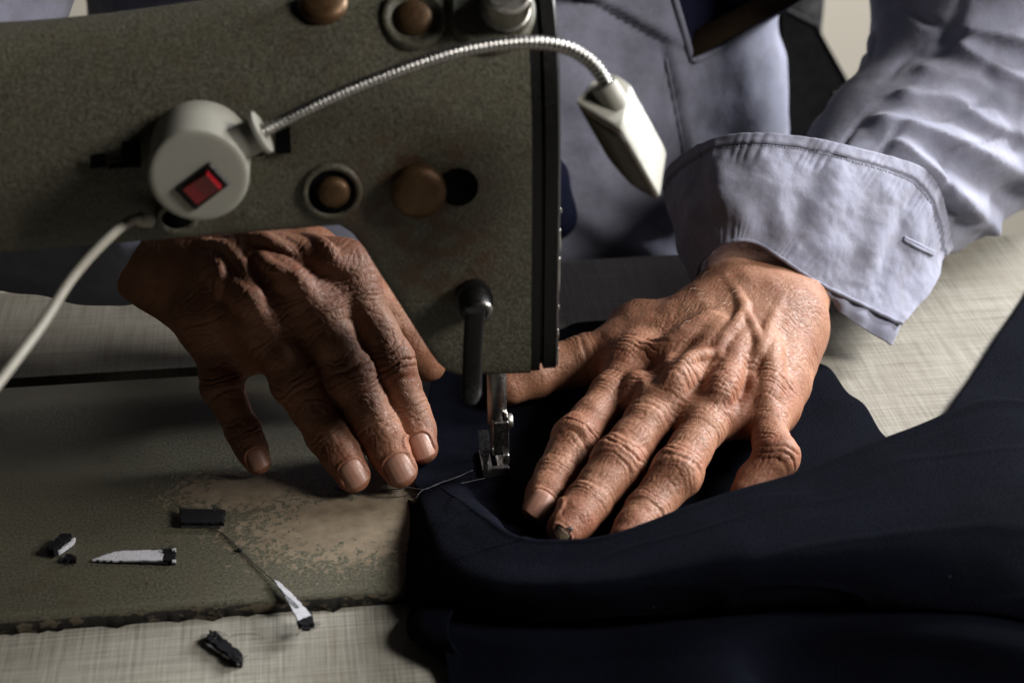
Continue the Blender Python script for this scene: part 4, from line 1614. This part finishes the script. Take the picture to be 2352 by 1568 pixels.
# coat body: front panels with a V opening over a dark vest
tx, ty, ta, tb = 8.0, 345.0, 192.0, 100.0
nz_, na_ = 190, 300
ang_ = np.linspace(math.radians(180 + 2), math.radians(360 + 30), na_)
zz = np.linspace(-140, 330, nz_)
AA, ZZ = np.meshgrid(ang_, zz)
flare = 1.0 + 0.05 * smooth01(-ZZ, -40, 120)
GX = tx + ta * flare * np.sign(np.cos(AA)) * np.abs(np.cos(AA)) ** 0.85
GY = ty + tb * flare * np.sign(np.sin(AA)) * np.abs(np.sin(AA)) ** 0.8
GY = GY - 0.8 * np.maximum(0, ZZ - 115)  # unseen upper body leans forward, shaped to block light on the left
GT = np.stack([GX, GY, ZZ], -1)
NT_ = -grid_normals(GT)
if NT_[90, 150] @ np.array([0, -1.0, 0]) < 0:
    NT_ = -NT_
P_ = GT - CAM
z_ = P_ @ fw
PX = W / 2 + F * (P_ @ rt) / z_
PY = H / 2 - F * (P_ @ up) / z_
dsp = 5.0 * vnoise(np.stack([GX, GY * 0, ZZ * 0.35], -1), 30.0) + 2.0 * vnoise(GT, 16.0)
# overlapping right front: step along the placket, lapel edge, seam
plx = 1522 + (PY - 120) * 0.185
dsp = dsp + 3.0 * smooth01(PX - plx, -6, 6) * smooth01(PY, 60, 140)
dsp = dsp - 2.0 * np.exp(-((PX - plx - 2) / 7) ** 2) * smooth01(PY, 60, 140)
lap = (PX - 1375) * 0.55 - (PY - 0)                       # diagonal lapel
dsp = dsp + 4.0 * smooth01(lap, -8, 8) * (1 - smooth01(PX, 1500, 1600))
dsp = dsp + 6.0 * np.exp(-((PX - 1440 - (PY - 560) * 1.2) / 60) ** 2) * smooth01(PY, 420, 560)
GT = GT + NT_ * dsp[..., None]
Qt = grid_quads(nz_, na_)
coat = mesh_object('coat', GT.reshape(-1, 3), None, M['coat'], person, True, quads=Qt)
solidify(coat, 2.0, 0)
coat_bvh = BVHTree.FromPolygons([Vector(v) for v in GT.reshape(-1, 3)], [tuple(int(i) for i in q) for q in Qt])


def coat_hit(px, py, h=0.0):
    d = ray(px, py)
    d = d / np.linalg.norm(d)
    loc, nor, i, dist = coat_bvh.ray_cast(Vector(CAM), Vector(d))
    if loc is None:
        return at_y(px, py, 250.0) - d * h
    return np.array(loc) - d * h


vl_ = lambda t: (1590 - 62 * t, 140 - 215 * t)          # the two edges of the V, from its tip upwards
vr_ = lambda t: (1590 + 330 * t ** 0.8, 140 - 215 * t)
rows_ = []
for t in np.linspace(0.0, 1.0, 30):
    (x0, y0), (x1, y1) = vl_(t), vr_(t)
    rows_.append([coat_hit(x0 + (x1 - x0) * s_, y0 + (y1 - y0) * s_, 2.0) for s_ in np.linspace(0, 1, 24)])
solidify(mesh_object('waistcoat_front', np.array(rows_).reshape(-1, 3), None, M['vest'], person, True, quads=grid_quads(30, 24)), 1.0, 0)
for fn in (vl_, vr_):
    MB().tube([coat_hit(*fn(t), 1.6) for t in np.linspace(0.0, 1.0, 40)], 2.0, 10).build('lapel_edge', M['coat'], coat)
# stitched placket
q_ = [coat_hit(1530 + 50 * t, 135 + 260 * t, 0.8) for t in np.linspace(0, 1, 40)]
MB().tube(q_, 1.0, 6).build('seam', M['coat'], coat)
vt = MB()
rings = []
for z in np.linspace(-140, 330, 30):
    rings.append([(tx + (ta - 14) * math.cos(a), ty - 0.8 * max(0, z - 115) + (tb - 14) * math.copysign(abs(math.sin(a)) ** 0.8, math.sin(a)), z) for a in np.linspace(0, 2 * math.pi, 60, endpoint=False)])
vt.loft(rings).build('vest', M['vest'], person)
sa, sb = coat_hit(1600, 100, 4.0), coat_hit(1850, -35, 4.0)
sd = sb - sa
sn = np.cross(sd, fw)
sn /= np.linalg.norm(sn)
MB().box((sa + sb) / 2, sd / 2 * 1.25, sn * 6.0, np.cross(sd, sn) / np.linalg.norm(sd) * 1.6, 1.2).build('strap', M['strap'], person)
# added dark lump standing in for the dark gap beside the machine head
fd2 = Field((-30, 190, -90), (120, 310, 90), 2.5)
c_ = at_y(1306, 460, 246)
fd2.cone(c_ + np.array([-14, 4, 12]), c_ + np.array([-8, 4, -10]), 15, 12, 8)
fd2.cone(c_ + np.array([-8, 4, -10]), c_ + np.array([-44, 6, -22]), 12, 20, 8)
V, Q = fd2.mesh()
mesh_object('dark_gap_lump', V, None, M['vest'], person, True, quads=Q)

# chair behind the tailor
ch = thing('chair', 'dark upholstered chair back behind the tailor against the beige wall', 'chair')
cb = MB()
ring_px = [(1800, 20), (1878, 60), (1905, 110), (1945, 180), (1958, 212), (1918, 214), (1920, 228), (1948, 268), (1985, 290), (1990, 420), (1800, 420)]
R0 = [at_y(x, y, 520) for x, y in ring_px]
cb.loft([[q + np.array([0, 3, 0]) + (np.mean(R0, 0) - q) * 0.03 for q in R0], R0, [q + np.array([0, 40, 0]) for q in R0]])
cb.build('backrest', M['chair'], ch, smooth=False)
MB().box(np.array([R0[4][0] - 40, 545, -300]), (18, 0, 0), (0, 14, 0), (0, 0, 320), 3).build('post', M['chair'], ch)

# ------------------------------------------------------------------ the navy cloth
cloth_parts_V, cloth_parts_Q = [], []


def add_grid(G):
    o = sum(len(v) for v in cloth_parts_V)
    cloth_parts_V.append(G.reshape(-1, 3))
    cloth_parts_Q.append(grid_quads(G.shape[0], G.shape[1]) + o)


def ground(X, Y):
    """height of bed / table below the cloth"""
    ix = smooth01(X, BX1 + 14, BX1 - 2)
    ix = 1 - smooth01(X, BX1 - 4, BX1 + 16)
    iy = smooth01(Y, BY0 - 10, BY0 + 2) * (1 - smooth01(Y, BY1 - 2, BY1 + 12))
    return TZ * (1 - ix * iy)


back = [(1000, 848), (1130, 800), (1270, 764), (1350, 738), (1560, 740), (1760, 770), (1868, 833), (1950, 912), (2032, 1006)]
front = [(952, 1122), (1010, 1180), (1100, 1240), (1250, 1290), (1420, 1285), (1600, 1240), (1800, 1165), (1950, 1105), (2060, 1060)]
b_ = np.array([at_z(*q, -1.5) for q in back])
f_ = np.array([at_z(*q, 1.0) for q in front])
G = surface([b_, b_ * .67 + f_ * .33, b_ * .33 + f_ * .67, f_], 260, 150)
G[..., 2] = ground(G[..., 0], G[..., 1]) + 1.7
X, Y = G[..., 0], G[..., 1]
far_ = smooth01(np.hypot(X, Y - 5), 15, 40) * smooth01(np.hypot(X - 62, (Y - 10)), 55, 85)
G[..., 2] += far_ * (1.4 * vnoise(np.stack([X, Y * 0.5, 0 * X], -1), 22.0) + 1.6)
G[..., 2] += smooth01(X, 112, 128) * 3.0 * np.sin((X * 0.5 - Y) * 0.09) ** 2
add_grid(G)
# the standing fold in front of the hand
ridge = [(1012, 1118, 5), (1052, 1140, 11), (1112, 1183, 16), (1182, 1236, 21), (1300, 1246, 25), (1420, 1228, 29), (1600, 1161, 34), (1850, 1076, 40), (2080, 987, 46), (2280, 924, 50), (2450, 955, 48)]
belly = [(968, 1138, 4), (985, 1205, 11), (1030, 1285, 16), (1115, 1335, 20), (1260, 1345, 24), (1420, 1335, 27), (1620, 1300, 31), (1880, 1260, 37), (2120, 1210, 42), (2330, 1170, 46), (2520, 1200, 44)]
low = [(947, 1156, 1), (936, 1258, 1), (932, 1372, 0), (1008, 1414, 0), (1198, 1437, 1), (1398, 1440, 2), (1600, 1424, 5), (1850, 1395, 14), (2120, 1400, 24), (2350, 1420, 30), (2550, 1480, 30)]
rg = np.array([at_z(*q) for q in ridge])
bl = np.array([at_z(*q) for q in belly])
lw_ = np.array([at_z(*q) for q in low])
inn = rg.copy()
inn[:, 1] += 9
inn[:3, 0] += 10
inn[:, 2] = 1.0
inm = rg.copy()
inm[:, 1] += 4
inm[:3, 0] += 5
inm[:, 2] *= 0.72
und = lw_.copy()
und[:, 1] += 10
und[:, 2] = np.maximum(-2.0, und[:, 2] - 6)
G = surface([inn, inm, rg, bl * 0.12 + rg * 0.88 + np.array([0, -0.6, 0.3]), bl * 0.5 + rg * 0.5 + np.array([0, -0.5, 0.4]), bl, bl * 0.45 + lw_ * 0.55 + np.array([0, -3.0, 1.0]), lw_, und], 320, 180)
nn = grid_normals(G)
cr_ = np.abs(vnoise(G * np.array([0.35, 1.0, 1.0]), 17.0))
G = G + nn * (1.5 * vnoise(G, 36.0) + 0.4 * vnoise(G, 12.0) - 0.35 * np.exp(-(cr_ / 0.10) ** 2))[..., None]
add_grid(G)
# lower layer running off the front of the picture
l0 = [(985, 1405, 1), (1198, 1420, 0), (1398, 1425, 1), (1600, 1405, 4), (1850, 1375, 12), (2120, 1380, 22), (2400, 1410, 28)]
l1 = [(1003, 1440, 3), (1190, 1470, 5), (1400, 1472, 7), (1620, 1450, 14), (1830, 1440, 12), (2120, 1450, 22), (2400, 1480, 28)]
l2 = [(1020, 1500, 1), (1200, 1520, 3), (1400, 1525, 5), (1660, 1510, 12), (1800, 1525, 4), (2120, 1520, 15), (2400, 1560, 22)]
l3 = [(1030, 1580, -2), (1200, 1600, -1), (1400, 1600, 1), (1680, 1600, 7), (1800, 1610, 1), (2120, 1620, 7), (2400, 1660, 12)]
l4 = [(1040, 1720, -3), (1200, 1740, -3), (1400, 1740, -3), (1680, 1740, -3), (1800, 1740, -3), (2120, 1740, -3), (2400, 1760, -3)]
G = surface([[at_z(*q) for q in l] for l in (l0, l1, l2, l3, l4)], 220, 120)
G = G + grid_normals(G) * (1.2 * vnoise(G, 30.0))[..., None]
add_grid(G)
# the end of the lower layer that curls under at the left
pe = [(985, 1398, 4), (965, 1420, 5), (962, 1450, 4), (985, 1478, 2), (1010, 1490, 0)]
pi_ = [(1040, 1400, 8), (1030, 1430, 8), (1030, 1455, 7), (1040, 1480, 6), (1050, 1500, 4)]
pu = [(950, 1392, -3), (938, 1420, -3.5), (940, 1455, -3.5), (968, 1482, -3.5), (1000, 1500, -3.5)]
G = surface([[at_z(*q) for q in l] for l in (pu, pe, pi_)], 40, 30)
add_grid(G)
# the rest of the garment on the table at the far right
m0 = [(2163, 968), (2230, 870), (2310, 745), (2400, 610), (2500, 470)]
m1 = [(2400, 1080), (2500, 980), (2640, 840), (2760, 720), (2880, 580)]
m2 = [(2800, 1250), (2960, 1130), (3140, 980), (3300, 850), (3440, 700)]
G = surface([[at_z(*q, -3.0) for q in m0], [at_z(*q, 3.0) for q in m1], [at_z(*q, -1.0) for q in m2]], 120, 80)
G[..., 2] += 1.0 * vnoise(G, 30.0)
add_grid(G)
cloth = mesh_object('navy_cloth', np.concatenate(cloth_parts_V), None, M['wool'], None, True, quads=np.concatenate(cloth_parts_Q))
tag(cloth, 'dark navy wool garment folded under the presser foot and both hands', 'cloth')
solidify(cloth, 1.1, 0)
lint_ = MB()
rl = random.Random(17)
cb_ = BVHTree.FromPolygons([Vector(v) for v in np.concatenate(cloth_parts_V)], [tuple(int(i) for i in q) for q in np.concatenate(cloth_parts_Q)])
for k in range(4):
    d_ = ray(rl.uniform(980, 2340), rl.uniform(900, 1560))
    loc, nor, i, dist = cb_.ray_cast(Vector(CAM), Vector(d_ / np.linalg.norm(d_)))
    if loc is None:
        continue
    p0 = np.array(loc) - d_ / np.linalg.norm(d_) * 0.9
    e = np.array([rl.uniform(-1, 1), rl.uniform(-1, 1), rl.uniform(-.3, .3)]) * rl.uniform(0.3, 1.6)
    e2_ = np.array([rl.uniform(-1, 1), rl.uniform(-1, 1), 0.3]) * 0.4
    lint_.tube([p0, p0 + e * 0.5 + e2_, p0 + e], rl.uniform(0.04, 0.07), 4)
lo_ = lint_.build('lint', M['threadgrey'])
lo_['kind'] = 'stuff'
tag(lo_, 'pale lint specks scattered over the navy cloth', 'lint')

# ------------------------------------------------------------------ scraps and threads


def P6(x, y):
    return (x / 2.138) / 1.0629, (1100 + y / 2.138) / 1.0629


def slab_poly(pts, z0, th, jitter=0.25, seed=1, tilt=None, n=11):
    """thin slab from an outline (picture positions), edges roughened"""
    rr = random.Random(seed)
    base_ = [at_z(*P6(x, y), z0) for x, y in pts]
    out = []
    for i in range(len(base_)):
        a, b = base_[i], base_[(i + 1) % len(base_)]
        for s in range(n):
            q = a + (b - a) * (s / n)
            out.append(q + np.array([rr.uniform(-jitter, jitter), rr.uniform(-jitter, jitter), 0]))
    if tilt is not None:
        c = np.mean(out, 0)
        for q in out:
            q[2] += max(0, (q - c) @ np.array(tilt)) + rr.uniform(0, .15)
    top = [q + np.array([0, 0, th]) for q in out]
    return out, top


def scrap(name, label, layers, fibres=(), seed=1):
    t = thing(name, label, 'fabric scrap')
    for i, (pname, pts, z0, th, mat, jit, tilt) in enumerate(layers):
        a, b = slab_poly(pts, z0, th, jit, seed + i, tilt)
        c = np.mean(b, 0) + np.array([0, 0, th * 0.1])
        inset = [q * 0.93 + c * 0.07 + np.array([0, 0, th * 0.12]) for q in b]
        MB().loft([a, b, inset]).build(pname, mat, t, smooth=False)
    if fibres:
        m = MB()
        rr = random.Random(seed + 50)
        for (x, y, z, cnt, L) in fibres:
            for k in range(cnt * 3):
                p0 = at_z(*P6(x + rr.uniform(-18, 18), y + rr.uniform(-8, 8)), z)
                d = np.array([rr.uniform(-1, 1), rr.uniform(-1, 1), rr.uniform(0, .6)])
                d /= np.linalg.norm(d)
                bend = np.array([rr.uniform(-1, 1), rr.uniform(-1, 1), -0.4])
                Lk = L * rr.uniform(.5, 1.2)
                m.tube([p0 + d * Lk * s + bend * Lk * 0.5 * s * s for s in np.linspace(0, 1, 6)], 0.11, 5)
        m.build('fibres', M['thread'], t)
    return t


scrap('fabric_scrap', 'black rectangular cloth offcut with pale lower edge tied to the long thread',
      [('lining_layer', [(946, 374), (1163, 374), (1163, 399), (948, 399)], 0.2, 0.9, M['lining'], 0.15, None),
       ('cloth_layer', [(938, 318), (1176, 322), (1170, 392), (944, 392)], 1.4, 1.5, M['scrapblack'], 0.3, None)],
      [(960, 305, 2.5, 5, 2.5), (1130, 305, 2.5, 7, 2.5)], 11)
scrap('fabric_scrap', 'small leaning black offcut with a pale edge at the far left of the bed',
      [('lining_layer', [(290, 548), (375, 478), (395, 470), (385, 492), (318, 540)], 0.6, 1.6, M['lining'], 0.15, None),
       ('cloth_layer', [(250, 545), (320, 470), (375, 468), (372, 484), (285, 556)], 0.8, 3.2, M['scrapblack'], 0.35, None)],
      [(330, 470, 4, 7, 2.0)], 21)
scrap('fabric_scrap', 'tiny black cloth crumb on the bed beside the leaning offcut',
      [('cloth_layer', [(335, 585), (352, 556), (398, 575), (395, 592), (362, 590)], 0.1, 1.8, M['scrapblack'], 0.4, (0.2, 0.1, 0))], [(360, 580, 1, 3, 2.0)], 31)
scrap('fabric_scrap', 'long grey pointed interlining strip with a stitched dark end',
      [('cloth_layer', [(488, 584), (600, 590), (860, 598), (916, 596), (916, 575), (600, 566)], 0.1, 0.8, M['scrapblack'], 0.2, None),
       ('lining_layer', [(480, 574), (600, 532), (700, 526), (858, 524), (858, 578), (600, 580)], 0.9, 0.7, M['lining'], 0.25, None),
       ('stitched_end', [(858, 524), (918, 518), (914, 585), (858, 580)], 0.9, 1.0, M['scrapblack'], 0.3, None),
       ('pale_tip', [(900, 515), (918, 514), (917, 528), (898, 527)], 1.6, 0.6, M['lining'], 0.1, None),
       ('pale_tip', [(900, 574), (918, 574), (917, 586), (900, 586)], 1.6, 0.6, M['lining'], 0.1, None)],
      [(860, 520, 1.5, 6, 3.5)], 41)
scrap('fabric_scrap', 'pale wedge shaped strip with black frayed end lying over the bed edge',
      [('lining_layer', [(1432, 682), (1455, 690), (1560, 790), (1622, 866), (1556, 892), (1490, 775)], 1.2, 0.8, M['lining'], 0.2, None),
       ('frayed_end', [(1552, 885), (1622, 864), (1640, 920), (1605, 945), (1560, 925)], -0.6, 2.2, M['scrapblack'], 0.6, None)],
      [(1610, 920, 0.5, 16, 3.2)], 51)
scrap('fabric_scrap', 'rolled black offcut with thin white edge on the linen tabletop',
      [('cloth_layer', [(1078, 1012), (1100, 968), (1135, 975), (1265, 1090), (1262, 1128), (1225, 1125)], TZ + 0.1, 2.7, M['scrapblack'], 0.6, None),
       ('lining_layer', [(1074, 1010), (1090, 1010), (1250, 1108), (1246, 1122)], TZ + 1.2, 0.7, M['lining'], 0.1, None)],
      [(1130, 965, TZ + 3, 6, 3.0), (1255, 1085, TZ + 3, 6, 2.0), (1195, 970, TZ + 3, 1, 8.0)], 61)


def thread(name, label, pts, rad, mat, wig=0.3, n=80, group=None):
    P = catmull([at_z(*q) for q in pts], n)
    P = P + np.stack([vnoise(P, 5.0), vnoise(P + 40, 5.0), 0.3 * np.abs(vnoise(P + 90, 4.0))], 1) * wig
    o = MB().tube(P, rad, 6).build(name, mat)
    return tag(o, label, 'thread', group)


thread('thread', 'long black thread running from the rectangular offcut to the pale wedge',
       [(*P6(x, y), z) for x, y, z in [(1090, 402, 0.8), (1140, 418, 0.5), (1190, 455, 0.4), (1250, 514, 0.5), (1330, 592, 0.5), (1430, 682, 1.0), (1480, 740, 2.4), (1560, 815, 2.4)]], 0.22, M['thread'])
kn_ = at_z(*P6(1252, 514), 0.6)
tag(MB().lathe(kn_ - np.array([0.8, 0, 0]), (1, -0.6, 0.1), [(-0.2, 0.1), (0.2, 0.7), (1.0, 0.9), (1.8, 0.5), (2.2, 0.1)], 10, cap=False).build('thread_knot', M['thread']), 'small black knot halfway along the long thread', 'knot')
for i, (pts, lab) in enumerate([
        ([(1112, 1098, 3), (1070, 1108, 3.2), (1020, 1118, 4), (985, 1128, 4), (972, 1142, 3)], 'thin grey sewing thread nearest the presser foot'),
        ([(1085, 1080, 3), (1040, 1098, 3.5), (1000, 1112, 4), (975, 1124, 4), (930, 1120, 2.5), (905, 1136, 1.5)], 'grey sewing thread trailing behind the foot towards the middle fingertip'),
        ([(1020, 1104, 4), (990, 1118, 4.5), (966, 1128, 4), (955, 1145, 3)], 'short loose grey thread over the cloth corner')]):
    thread('sewing_thread', lab, pts, 0.13, M['threadgrey'], 0.5, 60)
for i, (pts, lab) in enumerate([
        ([(965, 1118, 2.5), (900, 1124, 1.2), (845, 1132, .8), (800, 1128, .6), (770, 1118, .6)], 'black thread tail lying on the bed under the fingertips'),
        ([(960, 1135, 2), (905, 1140, 1), (860, 1140, .8), (830, 1128, .6)], 'black thread tail nearest the worn patch of the bed')]):
    thread('sewing_thread', lab, pts, 0.2, M['thread'], 0.7, 60)
